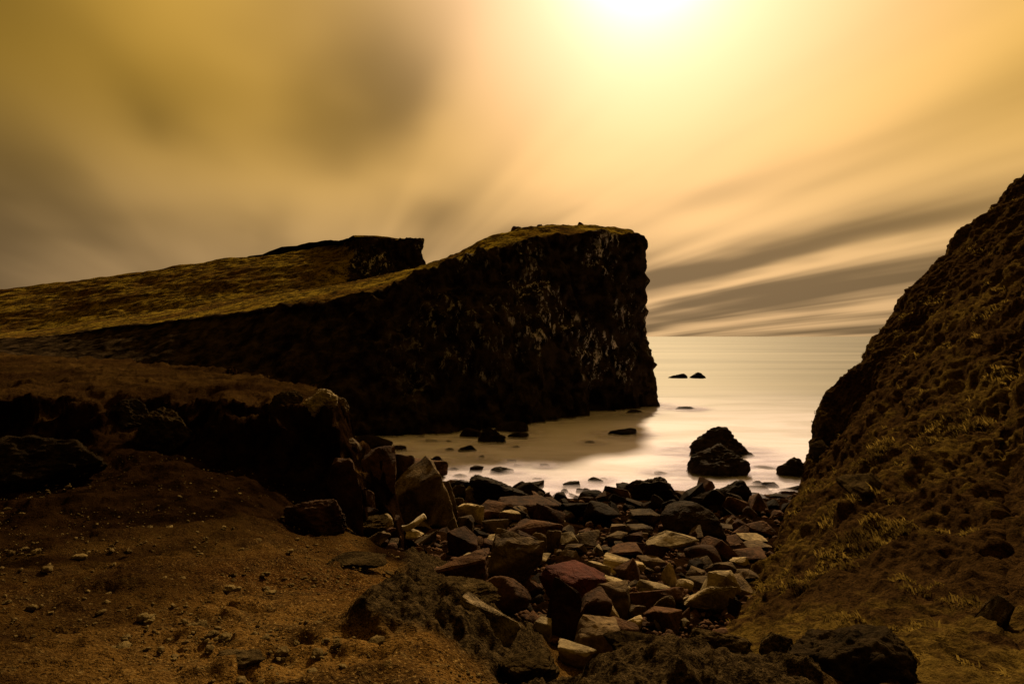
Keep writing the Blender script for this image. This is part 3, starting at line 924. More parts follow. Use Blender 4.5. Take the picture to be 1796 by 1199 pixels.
# --- rocks standing in the sea
SEA = [
    ('sea_rock', 1187, 663, 36, 9, 'o', 'low dark reef rock far out, left of the pair near the horizon'),
    ('sea_rock', 1225, 663, 30, 11, 'o', 'humped dark reef rock far out, right of the pair near the horizon'),
    ('sea_rock', 1203, 718, 40, 6, 'o', 'thin dark awash rock offshore between the reef and the twin stacks'),
    ('sea_rock', 1112, 726, 38, 8, 'o', 'low black rock at the foot of the headland corner'),
    ('sea_rock', 1092, 765, 54, 14, 'o', 'long low dark rock alone in the cove, in front of the headland corner'),
    ('sea_rock', 1035, 777, 20, 5, 'r', 'tiny dark rock awash left of the long low rock in the cove'),
    ('sea_stack', 1268, 806, 126, 60, 'q', 'large peaked dark sea stack behind the rounded one'),
    ('sea_stack', 1258, 838, 108, 58, 'o', 'rounded dark sea stack in front of the peaked one'),
    ('shore_rock', 1396, 840, 74, 40, 'o', 'dark rugged rock at the foot of the right hillside in the water'),
    ('sea_rock', 1342, 822, 38, 5, 'o', 'flat dark rock awash between the twin stacks and the hillside'),
    ('sea_rock', 1160, 832, 26, 6, 'r', 'small dark dome awash behind the long turtle shaped boulder'),
    ('sea_rock', 828, 769, 46, 20, 'r', 'low dark rock at the left end of the cluster under the cliff'),
    ('sea_rock', 864, 780, 54, 32, 'o', 'pointed dark rock in the middle of the cluster under the cliff'),
    ('sea_rock', 897, 760, 62, 24, 'a', 'largest blocky dark rock of the cluster under the cliff'),
    ('sea_rock', 909, 770, 38, 13, 'r', 'low greyish rock at the right end of the cluster under the cliff'),
    ('sea_rock', 820, 793, 34, 13, 'o', 'jagged dark rock in the left of the cove, below the cluster'),
    ('sea_rock', 788, 791, 16, 6, 'r', 'tiny dark rock just left of the jagged rock in the cove'),
    ('sea_rock', 738, 768, 14, 5, 'r', 'tiny dark rock by the far left waterline under the cliff'),
    ('sea_rock', 756, 775, 22, 5, 'o', 'thin dark rock awash under the cliff, second from the left waterline'),
    ('sea_rock', 788, 775, 12, 4, 'r', 'speck of dark rock left of the cluster under the cliff'),
    ('sea_rock', 843, 804, 16, 6, 'r', 'tiny dark dome in mid cove below the jagged rock'),
    ('sea_rock', 897, 811, 18, 5, 'r', 'tiny dark rock awash behind the double humped rock'),
    ('sea_rock', 908, 817, 16, 4, 'r', 'small flat dark rock awash just behind the double humped rock'),
    ('sea_rock', 956, 818, 20, 5, 'r', 'tiny dark rock awash, right of the double humped rock'),
    ('sea_rock', 905, 785, 14, 4, 'r', 'speck of rock in the cove in front of the greyish rock'),
    ('sea_rock', 768, 812, 28, 13, 'o', 'small dark hump by the left shore, behind the big boulder with the pale facet'),
    ('sea_rock', 700, 793, 28, 13, 'o', 'dark rock in the left inner corner of the cove'),
    ('shore_rock', 645, 792, 84, 30, 'r', 'large black boulder in the deepest left corner of the cove'),
    ('sea_rock', 836, 828, 26, 12, 'a', 'small dark dome left of the double humped rock'),
    ('sea_rock', 881, 832, 44, 13, 'o', 'double humped dark rock standing in the shallows'),
    ('sea_rock', 793, 825, 26, 6, 'r', 'small dark rock awash beside the big boulder with the pale facet'),
    ('sea_rock', 806, 838, 28, 6, 'o', 'flat dark rock awash left of the small dome'),
    ('sea_rock', 838, 836, 18, 4, 'r', 'thin dark rock awash just in front of the small dome'),
    ('sea_rock', 941, 857, 28, 14, 'a', 'angular dark rock at the water edge, right of the big black boulder'),
    ('sea_rock', 941, 841, 20, 4, 'r', 'thin dark rock awash behind the angular one at the water edge'),
    ('sea_rock', 1003, 857, 32, 12, 'a', 'blunt dark block in the shallows at mid shore'),
    ('sea_rock', 1045, 848, 28, 11, 'r', 'dark dome in the shallows behind the square block'),
    ('sea_rock', 1060, 842, 14, 4, 'r', 'tiny dark rock awash behind the dome at mid shore'),
    ('sea_rock', 1018, 864, 16, 8, 'r', 'small round rock just in front of the blunt block'),
    ('sea_rock', 1028, 866, 18, 9, 'r', 'small round rock left of the square block on the shore'),
    ('sea_rock', 991, 866, 16, 8, 'r', 'small dark rock left of and below the blunt block'),
    ('shore_rock', 1069, 873, 34, 22, 'a', 'square flat topped dark block on the waterline'),
    ('shore_rock', 1043, 873, 20, 12, 'o', 'small peaked dark rock beside the square block'),
    ('shore_rock', 1143, 886, 104, 54, 'o', 'long turtle shaped dark boulder on the waterline'),
    ('shore_rock', 1278, 886, 70, 46, 'o', 'tall lumpy dark boulder on the waterline below the twin stacks'),
    ('sea_rock', 1206, 884, 18, 9, 'r', 'small dark dome right of the turtle shaped boulder'),
    ('sea_rock', 1232, 880, 20, 11, 'o', 'small peaked dark rock between the two largest waterline boulders'),
    ('sea_rock', 1243, 888, 18, 10, 'r', 'round dark stone left of the lumpy waterline boulder'),
    ('sea_rock', 1222, 890, 16, 8, 'r', 'smooth dark stone in the swash between the two waterline boulders'),
    ('sea_rock', 1326, 861, 40, 9, 'o', 'long flat dark rock in the swash right of the lumpy boulder'),
    ('shore_rock', 1330, 851, 20, 8, 'r', 'small dark rock behind the long flat one, right of the lumpy boulder'),
    ('shore_rock', 1352, 855, 34, 10, 'o', 'flat reddish dark rock in the swash near the hillside'),
    ('shore_rock', 1382, 865, 42, 17, 'a', 'blocky dark rock at the foot of the hillside on the waterline'),
    ('shore_rock', 1306, 866, 24, 10, 'r', 'small dark rock against the right flank of the lumpy boulder'),
    ('shore_rock', 1325, 872, 18, 8, 'r', 'small round dark rock in front of the long flat swash rock'),
    ('shore_rock', 1365, 884, 70, 17, 'o', 'broad low dark rock under the hillside foot'),
]
for (nm, px, yb, w_, h_, st, lab) in SEA:
    rock(nm, px, yb, w_, h_, st, 'wet', lab, sea=True, ratio=0.75, embed=0.5, group='rocks in the sea' if nm == 'sea_rock' else None)

# --- rocks of the boulder beach that stand out
RK = [
    # name, px, y of the base, width, height, shape, stone, label, ratio, roll, pitch
    ('standing_stone', 603, 932, 62, 112, 'p', 'brown', 'upright pointed reddish slab at the end of the dirt slope', .55, -6, 0),
    ('boulder', 662, 866, 62, 72, 'a', 'brown', 'tall square block with a pale top beside the bluff', .8, 0, 0),
    ('boulder', 705, 853, 38, 50, 'a', 'brown', 'narrow dark block right of the tall square block', .8, 6, 0),
    ('boulder', 750, 836, 66, 30, 's', 'brown', 'dark flat slab lying behind the boulder with the pale facet', .6, 8, 0),
    ('boulder', 728, 924, 128, 108, 'a', 'grey', 'huge dark boulder with a pale facet on its upper right', .75, 0, 0),
    ('boulder', 774, 916, 52, 66, 'r', 'grey', 'rounded grey boulder leaning on the huge one with the pale facet', .7, 0, 0),
    ('rock', 638, 897, 34, 40, 'a', 'brown', 'small squarish reddish rock beside the upright pointed slab', .8, 0, 0),
    ('rock', 733, 922, 40, 22, 's', 'grey', 'grey slab just behind the pale driftwood', .6, -5, 0),
    ('rock', 712, 960, 54, 26, 's', 'pale', 'layered pale block in front of the pale driftwood', .6, 2, 0),
    ('boulder', 875, 886, 98, 50, 'o', 'wet', 'big black boulder at the water edge, left of mid shore', .7, 0, 0),
    ('rock', 808, 857, 36, 15, 'o', 'wet', 'dark rock on the shore left of the big black boulder', .8, 0, 0),
    ('rock', 914, 862, 28, 18, 'r', 'wet', 'round dark rock at the right shoulder of the big black boulder', .8, 0, 0),
    ('rock', 803, 881, 26, 30, 'a', 'grey', 'pale grey angular rock right of the huge boulder', .7, 0, 0),
    ('rock', 826, 878, 30, 26, 'a', 'pale', 'pale wedge shaped rock left of the big black boulder', .7, -8, 0),
    ('rock', 804, 898, 18, 24, 'r', 'grey', 'egg shaped grey stone right of the rounded leaning boulder', .8, 0, 0),
    ('rock', 826, 919, 42, 35, 'a', 'pale', 'pale trapezoid block in the middle left of the beach', .7, 0, 0),
    ('rock', 797, 911, 22, 15, 'a', 'brown', 'small brown rock left of the pale trapezoid block', .8, 0, 0),
    ('rock', 815, 928, 30, 22, 'a', 'grey', 'grey angular rock below the pale trapezoid block', .8, 0, 0),
    ('rock', 793, 930, 22, 22, 's', 'pale', 'thin pale shard tilted steeply, left of the grey angular rock', .5, 38, 0),
    ('rock', 866, 913, 62, 30, 's', 'brown', 'brown slab sloping down to the right below the big black boulder', .6, 18, 0),
    ('rock', 851, 914, 26, 20, 'a', 'brown', 'brown block under the left end of the sloping slab', .8, 0, 0),
    ('rock', 925, 907, 98, 30, 's', 'brown', 'long layered brown slab at mid beach', .6, 2, 0),
    ('rock', 964, 924, 54, 38, 'a', 'brown', 'roof shaped brown block right of the long layered slab', .7, 10, 0),
    ('rock', 869, 937, 44, 24, 's', 'grey', 'oblong grey stone below the sloping brown slab', .7, 8, 0),
    ('rock', 936, 942, 92, 30, 's', 'brown', 'long dark slab below the layered brown slab', .6, 4, 0),
    ('rock', 872, 955, 42, 22, 's', 'pale', 'bright pale leaf shaped slab in the middle of the beach', .7, 14, 0),
    ('rock', 898, 957, 28, 26, 'a', 'brown', 'brown block right of the bright leaf shaped slab', .8, 0, 0),
    ('rock', 926, 973, 38, 36, 'a', 'brown', 'square brown block below the long dark slab', .8, 4, 0),
    ('rock', 946, 974, 24, 34, 'r', 'grey', 'upright rounded stone right of the square brown block', .8, 0, 0),
    ('rock', 972, 967, 24, 34, 'r', 'grey', 'knobbed rounded stone left of the grey cluster', .8, 0, 0),
    ('boulder', 812, 978, 48, 46, 'a', 'brown', 'chunky reddish brown boulder behind the dark foreground gap', .8, 0, 0),
    ('boulder', 800, 1032, 108, 62, 'a', 'brown', 'large dark block behind the foreground outcrop', .7, 0, 0),
    ('rock', 833, 992, 58, 24, 's', 'pale', 'pale ribbed leaf shaped slab on the large dark block', .7, 12, 0),
    ('rock', 870, 980, 54, 34, 's', 'brown', 'brown striped slab behind the ridged foreground boulder', .7, 6, 0),
    ('rock', 996, 962, 34, 24, 'a', 'pale', 'pale grey peaked rock at the left of the grey cluster', .7, -6, 0),
    ('rock', 1012, 975, 40, 20, 'a', 'grey', 'grey block in the middle of the grey cluster', .7, 0, 0),
    ('rock', 1020, 958, 16, 20, 's', 'pale', 'small pale rounded slab standing in the grey cluster', .6, 20, 0),
    ('rock', 1000, 986, 36, 20, 'a', 'grey', 'grey block at the bottom of the grey cluster', .7, 0, 0),
    ('boulder', 904, 1042, 92, 92, 'a', 'grey', 'big ridged boulder with a pale crest behind the foreground outcrop', .8, 0, 0),
    ('boulder', 880, 1085, 96, 66, 'r', 'brown', 'smooth tan boulder between the ridged boulder and the outcrop', .8, 10, 0),
    ('rock', 949, 992, 34, 18, 's', 'pale', 'flat pale rock right of the ridged boulder crest', .8, 4, 0),
    ('rock', 1152, 893, 24, 24, 'r', 'wet', 'upright rounded dark stone in front of the turtle shaped boulder', .8, 0, 0),
    ('rock', 1182, 900, 38, 24, 'r', 'wet', 'dark rounded rock at the right end of the turtle shaped boulder', .8, 0, 0),
    ('boulder', 1056, 920, 58, 36, 'r', 'wet', 'dark boulder in the shade below the square waterline block', .8, 0, 0),
    ('boulder', 1010, 908, 52, 30, 'a', 'wet', 'dark angular boulder left of the shaded dark boulder', .8, 0, 0),
    ('rock', 1136, 920, 56, 24, 's', 'grey', 'flat dark rock with a bright edge below the turtle shaped boulder', .7, 2, 0),
    ('boulder', 1212, 948, 100, 60, 'r', 'wet', 'largest black boulder of the mid beach, undercut on its right', .8, 0, 0),
    ('rock', 1083, 937, 30, 18, 's', 'grey', 'small slab with a bright edge below the shaded dark boulder', .7, 12, 0),
    ('rock', 1122, 938, 42, 16, 's', 'grey', 'flat greyish stone left of the largest black boulder', .8, 2, 0),
    ('rock', 1032, 962, 44, 26, 'a', 'grey', 'angular grey rock right of the grey cluster', .8, 8, 0),
    ('rock', 1083, 955, 40, 20, 'a', 'grey', 'dull grey rock left of the long beam like slab', .8, 0, 0),
    ('rock', 1112, 957, 34, 22, 's', 'brown', 'dark tilted slab touching the long beam like slab', .7, -16, 0),
    ('rock', 1172, 962, 90, 26, 's', 'pale', 'long beam like slab with a pale top in front of the largest black boulder', .45, 5, 0),
    ('rock', 1150, 990, 40, 36, 'a', 'brown', 'dark block with a sloping lit edge under the beam like slab', .7, 12, 0),
    ('rock', 1123, 978, 22, 24, 'a', 'brown', 'small dark block left of the block with the sloping lit edge', .8, 0, 0),
    ('rock', 1066, 972, 36, 12, 's', 'grey', 'thin flat stone right of the angular grey rock', .8, 0, 0),
    ('rock', 1096, 985, 54, 26, 'a', 'brown', 'broad dark rock below the tilted dark slab', .8, 6, 0),
    ('rock', 1142, 996, 42, 18, 's', 'grey', 'lens shaped slab in front of the block with the sloping lit edge', .7, 8, 0),
    ('boulder', 1037, 1018, 58, 36, 'a', 'pale', 'pale grey boulder above the rust red slab', .8, 0, 0),
    ('boulder', 1095, 1010, 70, 30, 's', 'pale', 'long rock with a pale right tip, right of the pale grey boulder', .7, 4, 0),
    ('boulder', 1006, 1062, 112, 58, 's', 'red', 'rust red layered slab in the gully', .7, 12, 0),
    ('rock', 1074, 1052, 60, 42, 'a', 'pale', 'pale peaked rock right of the rust red slab', .7, 6, 0),
    ('rock', 1034, 1037, 24, 20, 'a', 'grey', 'small grey rock between the pale grey boulder and the red slab', .8, 0, 0),
    ('boulder', 1075, 1088, 60, 56, 'a', 'grey', 'grey block with a pale sloping ridge below the pale peaked rock', .7, 14, 0),
    ('rock', 1146, 1042, 54, 20, 's', 'pale', 'flat knobbly pale rock behind the long dark plank like slab', .7, 3, 0),
    ('boulder', 1158, 1078, 104, 42, 's', 'brown', 'long dark plank like slab left of the big pale boulder', .5, 10, 0),
    ('rock', 1110, 1072, 26, 22, 'r', 'pale', 'small pale knob at the left end of the plank like slab', .8, 0, 0),
    ('rock', 1166, 1088, 34, 38, 'r', 'grey', 'six sided grey stone below the plank like slab', .8, 0, 0),
    ('rock', 1118, 1092, 34, 26, 'a', 'grey', 'pale cracked rock above the round pale stone', .8, 0, 0),
    ('rock', 1112, 1106, 28, 22, 'r', 'pale', 'round pale stone in the gully', .9, 0, 0),
    ('rock', 1073, 1098, 26, 34, 'a', 'pale', 'pale chip leaning under the pale sloping ridge', .6, 16, 0),
    ('boulder', 988, 1124, 58, 92, 'a', 'brown', 'tall black slab with a lit right edge under the red slab', .7, 14, 0),
    ('boulder', 1036, 1118, 66, 66, 'a', 'brown', 'black block in the shade below the rust red slab', .8, 0, 0),
    ('rock', 1090, 1132, 58, 40, 'r', 'brown', 'dark rounded rock left of the round pale stone', .8, 0, 0),
    ('boulder', 1043, 1168, 82, 66, 'a', 'grey', 'steep boulder with a lit right flank in the lower gully', .8, 10, 0),
    ('rock', 1012, 1172, 62, 36, 'a', 'pale', 'peaked rock with a pale crest at the bottom of the gully', .7, 4, 0),
    ('rock', 1082, 1152, 26, 34, 's', 'pale', 'thin pale shard beside the steep boulder', .5, -30, 0),
    ('rock', 950, 1122, 34, 30, 'a', 'pale', 'pale angular rock right of the lit foreground outcrop', .8, 16, 0),
    ('boulder', 1235, 1080, 92, 56, 'a', 'pale', 'big pale boulder in the right of the boulder field', .8, 8, 0),
    ('boulder', 1262, 1050, 62, 44, 'a', 'pale', 'pale flat topped boulder behind the big pale one', .7, 10, 0),
    ('rock', 1266, 1018, 44, 30, 's', 'grey', 'tilted grey slab above the pale flat topped boulder', .7, 20, 0),
    ('rock', 1300, 996, 34, 18, 's', 'pale', 'pale wedge by the hillside foot above the tilted grey slab', .7, 10, 0),
    ('rock', 1308, 1024, 42, 22, 's', 'grey', 'flat pale tipped rock beside the hillside foot', .7, 8, 0),
    ('boulder', 1258, 982, 76, 38, 's', 'brown', 'dark slab tilted steeply, right of the beam like slab', .6, 26, 0),
    ('rock', 1320, 953, 42, 14, 's', 'pale', 'small pale flat stone by the hillside foot', .7, 2, 0),
    ('rock', 1322, 964, 50, 12, 's', 'grey', 'wet shining flat stone under the small pale flat stone', .7, 2, 0),
    ('rock', 1285, 956, 40, 14, 's', 'brown', 'low brown stone left of the shining flat stone', .8, 2, 0),
    ('rock', 1315, 984, 56, 18, 's', 'brown', 'broad brown stone below the shining flat stone', .7, 2, 0),
    ('rock', 1333, 938, 46, 22, 'r', 'brown', 'rounded brown stone against the hillside above the flat stones', .8, 2, 0),
    ('rock', 1272, 930, 34, 10, 's', 'grey', 'pebbly flat stone right of the largest black boulder', .8, 2, 0),
    ('rock', 1176, 1030, 26, 36, 's', 'pale', 'tilted pale slab behind the big pale boulder', .6, -34, 0),
    ('rock', 1202, 1040, 28, 20, 'r', 'pale', 'small pale knob left of the pale flat topped boulder', .8, 0, 0),
    ('rock', 1290, 1085, 26, 34, 's', 'grey', 'thin slab on edge right of the big pale boulder', .5, 40, 0),
]
for (nm, px, yb, w_, h_, st, mt, lab, ra, ro, pi_) in RK:
    rock(nm, px, yb + 3, w_ * 1.12, h_ * 1.15, st, mt, lab, ratio=ra, roll=ro, pitch=pi_)

# --- rough lava outcrops of the foreground and of the bluff
OC = [
    ('outcrop', 690, 1128, 190, 52, 'o', 'rough', 'low dark lava outcrop with a pointed left tip in the foreground', .7, 3.9),
    ('outcrop', 846, 1148, 140, 100, 'a', 'crumbly', 'sunlit crumbly lava outcrop in the foreground, right of the low dark one', .7, 3.7),
    ('outcrop', 790, 1070, 190, 50, 'o', 'rough', 'broad ribbed lava outcrop behind the sunlit crumbly one', .7, 4.6),
    ('outcrop', 925, 1195, 120, 48, 'o', 'rough', 'lava ledge at the bottom edge, left of the gully', .8, 3.1),
    ('outcrop', 1135, 1180, 150, 62, 'o', 'rough', 'mossy lava hump at the bottom edge in the middle of the gully', .8, 3.5),
    ('outcrop', 1268, 1165, 110, 58, 'o', 'rough', 'ribbed lava rock right of the mossy hump', .8, 4.1),
    ('outcrop', 1366, 1168, 76, 52, 'o', 'rough', 'striated pale edged lava rock at the hillside foot', .8, 4.1),
    ('outcrop', 1490, 1235, 260, 125, 'o', 'black', 'big black boulder at the bottom right under the hillside', .7, 3.4),
    ('outcrop', 420, 1185, 100, 38, 'o', 'rough', 'small dark lava lump in the dirt at the bottom left', .8, None),
    ('outcrop', 50, 862, 230, 100, 'o', 'black', 'black lava outcrop jutting into the dirt slope at the left edge', .6, None),
    ('outcrop', 290, 778, 100, 66, 'o', 'rough', 'dark ribbed rock below the terrace on the left', .7, None),
    ('outcrop', 215, 752, 90, 52, 'o', 'black', 'black rock under the terrace, left of the dark ribbed rock', .7, None),
    ('outcrop', 560, 726, 66, 40, 'o', 'pale', 'pale spattered rock on the nose of the bluff', .7, None),
    ('outcrop', 596, 722, 34, 26, 'o', 'grey', 'small rock at the very end of the bluff', .7, None),
    ('outcrop', 500, 722, 60, 34, 'o', 'rough', 'brown rock on the bluff left of the pale spattered one', .7, None),
    ('outcrop', 460, 655, 60, 28, 'o', 'black', 'dark rock on the back edge of the terrace', .7, None),
    ('outcrop', 618, 796, 30, 26, 'a', 'grey', 'small pale topped rock perched at the foot of the bluff', .8, None),
    ('rubble', 545, 935, 120, 62, 'o', 'brown', 'crumbling reddish bank beside the upright pointed slab', .7, None),
    ('rubble', 640, 938, 90, 32, 'o', 'rough', 'low rubble mound in front of the upright pointed slab', .8, None),
    ('rubble', 630, 998, 110, 22, 'o', 'rough', 'low stony hump in the dirt below the rubble mound', .8, None),
]
for (nm, px, yb, w_, h_, st, mt, lab, ra, dd_) in OC:
    if dd_ is None:
        rock(nm, px, yb, w_, h_, st, mt, lab, ratio=ra, level=5, embed=0.5, cat='outcrop')
    else:
        rock(nm, px, yb, w_, h_, st, mt, lab, ratio=ra, level=5, embed=0.6, d=dd_, z=CAM_H - (yb - 590) / FOC * dd_, cat='outcrop')

# ledges of rock that break through the hillside
_hp = HILL_V[20:-42, 10:-40].reshape(-1, 3)
_hx, _hy = 898 + _hp[:, 0] / np.maximum(_hp[:, 1], .1) * FOC, 590 + (CAM_H - _hp[:, 2]) / np.maximum(_hp[:, 1], .1) * FOC
for (px, yb, w_, h_, mt, lab) in ((1530, 868, 100, 40, 'rough', 'low dark ledge breaking through the middle of the right hillside'),
                                  (1450, 805, 50, 36, 'rough', 'dark knob on the seaward foot of the right hillside'),
                                  (1753, 1098, 62, 52, 'rough', 'small dark stone low in the hillside at the right edge')):
    _i = np.argmin((_hx - px) ** 2 + (_hy - yb) ** 2 + np.where(_hp[:, 1] < 3, 1e9, 0))
    rock('rock_ledge', px, yb, w_, h_, 'a', mt, lab, d=float(_hp[_i, 1]), z=float(_hp[_i, 2]), embed=1.3, ratio=1.1, roll=-24, cat='rock')

# small rocks on the skyline of the headland
for (px, yb, w_, h_, dd_, lab) in ((908, 404, 26, 9, 66, 'low rock on the skyline of the headland, leftmost of three'), (946, 399, 11, 8, 68, 'tiny rock on the skyline of the headland, middle of three'),
                                   (1019, 398, 14, 10, 71, 'small knob of rock on the skyline of the headland, rightmost of three'), (1752, 360, 9, 14, 38.6, 'small upright rock on the skyline of the right hillside')):
    rock('skyline_rock', px, yb + 2, w_, h_, 'o', 'brown', lab, d=dd_, z=CAM_H - (yb + 2 - 590) / FOC * dd_, embed=0.6, level=3)

# ------------------------------------------------------------------ driftwood
def tube(path, radii, seg=12):
    V, F = [], []
    path = [np.array(p, float) for p in path]
    for i, (p, r_) in enumerate(zip(path, radii)):
        t_ = path[min(i + 1, len(path) - 1)] - path[max(i - 1, 0)]
        t_ /= np.linalg.norm(t_)
        a = np.cross(t_, [0, 0, 1.0]); a /= np.linalg.norm(a)
        b = np.cross(a, t_)
        for k in range(seg):
            an = 2 * math.pi * k / seg
            rr = r_ * (1 + 0.16 * math.sin(3 * an + i * 0.4) + 0.07 * math.sin(7 * an + i))
            V.append(p + rr * (math.cos(an) * a + math.sin(an) * b))
    n = len(path)
    for i in range(n - 1):
        for k in range(seg):
            F.append((i * seg + k, i * seg + (k + 1) % seg, (i + 1) * seg + (k + 1) % seg, (i + 1) * seg + k))
    for i in (0, n - 1):
        V.append(path[i])
        c = len(V) - 1
        for k in range(seg):
            F.append((c, i * seg + k, i * seg + (k + 1) % seg, c))
    return V, F


_d, _z = hit(705, 934)
_pth = [P(672, 925, _d), P(685, 928, _d - .1), P(700, 929, _d - .15), P(714, 926, _d - .15), P(728, 918, _d - .1), P(737, 911, _d), P(743, 906, _d + .1)]
_pth = list(crom(np.array(_pth), np.linspace(0, 6, 25)))
_V, _F = tube(_pth, [0.03 + 0.035 * math.sin(min(1, k / 10) * 1.57) for k in range(25)])
bmw = bmesh.new()
_vs = [bmw.verts.new(v) for v in _V]
for f in _F:
    bmw.faces.new([_vs[i] for i in dict.fromkeys(f)])
me = bpy.data.meshes.new('driftwood')
bmw.to_mesh(me); bmw.free()
me.polygons.foreach_set('use_smooth', np.ones(len(me.polygons), dtype=bool))
add('driftwood', me, M['wood'], label='pale curved driftwood branch lying before the huge boulder', category='driftwood')

# ------------------------------------------------------------------ the many smaller stones of the beach
REFS = [(728, 880, 'huge boulder with the pale facet'), (875, 862, 'big black shore boulder'), (603, 880, 'upright pointed slab'), (925, 893, 'long layered brown slab'), (964, 905, 'roof shaped brown block'),
        (872, 944, 'bright leaf shaped slab'), (904, 1000, 'ridged boulder with the pale crest'), (1143, 860, 'turtle shaped boulder'), (1278, 862, 'lumpy waterline boulder'), (1212, 920, 'largest black mid beach boulder'),
        (1172, 950, 'beam like slab'), (1037, 1000, 'pale grey boulder'), (1006, 1035, 'rust red slab'), (1074, 1030, 'pale peaked rock'), (1158, 1055, 'plank like slab'), (1235, 1052, 'big pale boulder'),
        (1262, 1030, 'pale flat topped boulder'), (1112, 1096, 'round pale stone'), (1043, 1135, 'steep boulder in the lower gully'), (1322, 958, 'shining flat stone'), (1056, 902, 'shaded dark boulder'),
        (1000, 965, 'grey cluster of rocks'), (826, 902, 'pale trapezoid block'), (1069, 862, 'square waterline block'), (1258, 965, 'steeply tilted dark slab'), (812, 955, 'chunky reddish boulder')]
fr = np.random.RandomState(5)
BASES = []
for k in range(20):
    st = ('a', 's', 'a', 'a', 's', 'r')[k % 6]
    V, F = rock_points(1000 + k, st, 3)
    me = make_mesh('beach_stone', V, F)
    if st != 'r':
        me.set_sharp_from_angle(angle=R(26))
    BASES.append((st, me))
SHAPE = {'a': 'angular', 's': 'flat', 'r': 'rounded'}
seen, made = {}, 0
tries = 0
while made < 235 and tries < 4000:
    tries += 1
    px, y = fr.uniform(600, 1400), 872 + 245 * fr.beta(1.1, 1.4)
    lo_x = np.interp(y, [850, 900, 945, 965, 1000, 1060, 1120], [620, 605, 600, 680, 745, 880, 940])
    hi_x = np.interp(y, [850, 900, 950, 1010, 1060, 1120], [1400, 1385, 1362, 1338, 1312, 1270])
    if not lo_x < px < hi_x:
        continue
    wp = float(np.clip(fr.lognormal(math.log(26), 0.48), 11, 70))
    if any(abs(px - a) < 0.25 * w0 + 0.2 * wp and -0.75 * h0 < (y - 2) - b < 3 for a, b, w0, h0 in PLACED[56:]):
        continue
    d_, z_ = hit(px, y)
    st, me0 = BASES[fr.randint(len(BASES))]
    mt = fr.choice(['grey', 'brown', 'pale', 'wet'], p=[.36, .40, .12, .12]) if d_ < 22 else fr.choice(['brown', 'wet'], p=[.35, .65])
    ref = sorted(REFS, key=lambda q_: math.hypot(q_[0] - px, (q_[1] - y) * 1.4))[:3]
    size = 'small' if wp < 20 else ('middle sized' if wp < 32 else 'large')
    colr = {'grey': 'grey', 'brown': 'brown', 'pale': 'pale', 'wet': 'blackish'}[mt]
    lab = None
    for q_ in ref:
        ddx, ddy = px - q_[0], (y - q_[1]) * 1.4
        pos_ = ('right of' if ddx > 0 else 'left of') if abs(ddx) > abs(ddy) else ('below' if ddy > 0 else 'behind')
        cand = '%s %s %s stone %s the %s' % (size, colr, SHAPE[st], pos_, q_[2])
        if cand not in seen:
            lab = cand
            break
    if lab is None:
        continue
    seen[lab] = 1
    key = mt
    me = bpy.data.meshes.get('beach_stone_%d_%s' % (BASES.index((st, me0)), mt))
    if me is None:
        me = me0.copy()
        me.name = 'beach_stone_%d_%s' % (BASES.index((st, me0)), mt)
        me.materials.clear()
        me.materials.append(M[mt])
    o = bpy.data.objects.new('beach_stone', me)
    COL.objects.link(o)
    W = wp / FOC * d_
    hh = W * (fr.uniform(0.25, 0.42) if st == 's' else fr.uniform(0.5, 0.85))
    o.scale = (W, W * fr.uniform(0.6, 1.0), hh)
    o.rotation_euler = (fr.uniform(-.5, .5), fr.uniform(-.6, .6), fr.uniform(0, 6.28))
    o.location = ((px - 898) / FOC * (d_ + .3 * W), d_ + .3 * W, z_ + hh * 0.2)
    o['label'], o['category'], o['group'] = lab, 'stone', 'loose stones of the boulder beach'
    made += 1


def scatter(name, pos, size, mat, level, seed, flatz=0.7):
    r = np.random.RandomState(seed)
    V0, F0 = ICO[level]
    shapes = []
    for k in range(8):
        sc = r.uniform(0.6, 1.0, (len(V0), 1))
        shapes.append(V0 * sc)
    n = len(pos)
    allV = np.zeros((n, len(V0), 3))
    for k in range(n):
        a = r.uniform(0, 6.28)
        ca_, sa_ = math.cos(a), math.sin(a)
        v = shapes[r.randint(8)] * np.array([1, r.uniform(.6, 1), r.uniform(.4, .8) * flatz / .7]) * size[k] * 0.5
        v = v @ rot(a, r.uniform(-.5, .5), r.uniform(-.5, .5)).T
        allV[k] = v + pos[k]
    F = (F0[None] + (np.arange(n) * len(V0))[:, None, None]).reshape(-1, 3)
    return add(name, make_mesh(name, allV.reshape(-1, 3), F, smooth=False), M[mat], kind='stuff')


# shingle that fills the gaps between the stones, and grit on the dirt
ps, sz = [], []
for k in range(3600):
    px = fr.uniform(630, 1420)
    d_ = math.exp(fr.uniform(math.log(7.5), math.log(31)))
    lo_x = np.interp(d_, [7.5, 9, 12, 20], [850, 740, 660, 640])
    if px < lo_x:
        continue
    ps.append((px, d_)); sz.append(np.clip(fr.lognormal(math.log(0.010 * d_), 0.5), .03, .4))
ps = np.array(ps)
zc = ground_z(ps[:, 0], ps[:, 1])
scatter('shingle', np.stack([(ps[:, 0] - 898) / FOC * ps[:, 1], ps[:, 1], zc + 0.02], -1), sz, 'brown', 1, 3)
ps = np.stack([fr.uniform(-60, 900, 5200), np.exp(fr.uniform(math.log(2.3), math.log(11), 5200))], -1)
zc = ground_z(ps[:, 0], ps[:, 1])
X_ = np.stack([(ps[:, 0] - 898) / FOC * ps[:, 1], ps[:, 1], zc], -1)
keep = fbm(X_ / 0.8 + 12, 2) > -0.12
X_ = X_[keep]
scatter('gravel', X_ + np.array([0, 0, .012]), np.clip(fr.lognormal(math.log(.013), .55, len(X_)), .006, .06) * np.clip(X_[:, 1] / 4, .8, 1.6), 'grit', 1, 8)

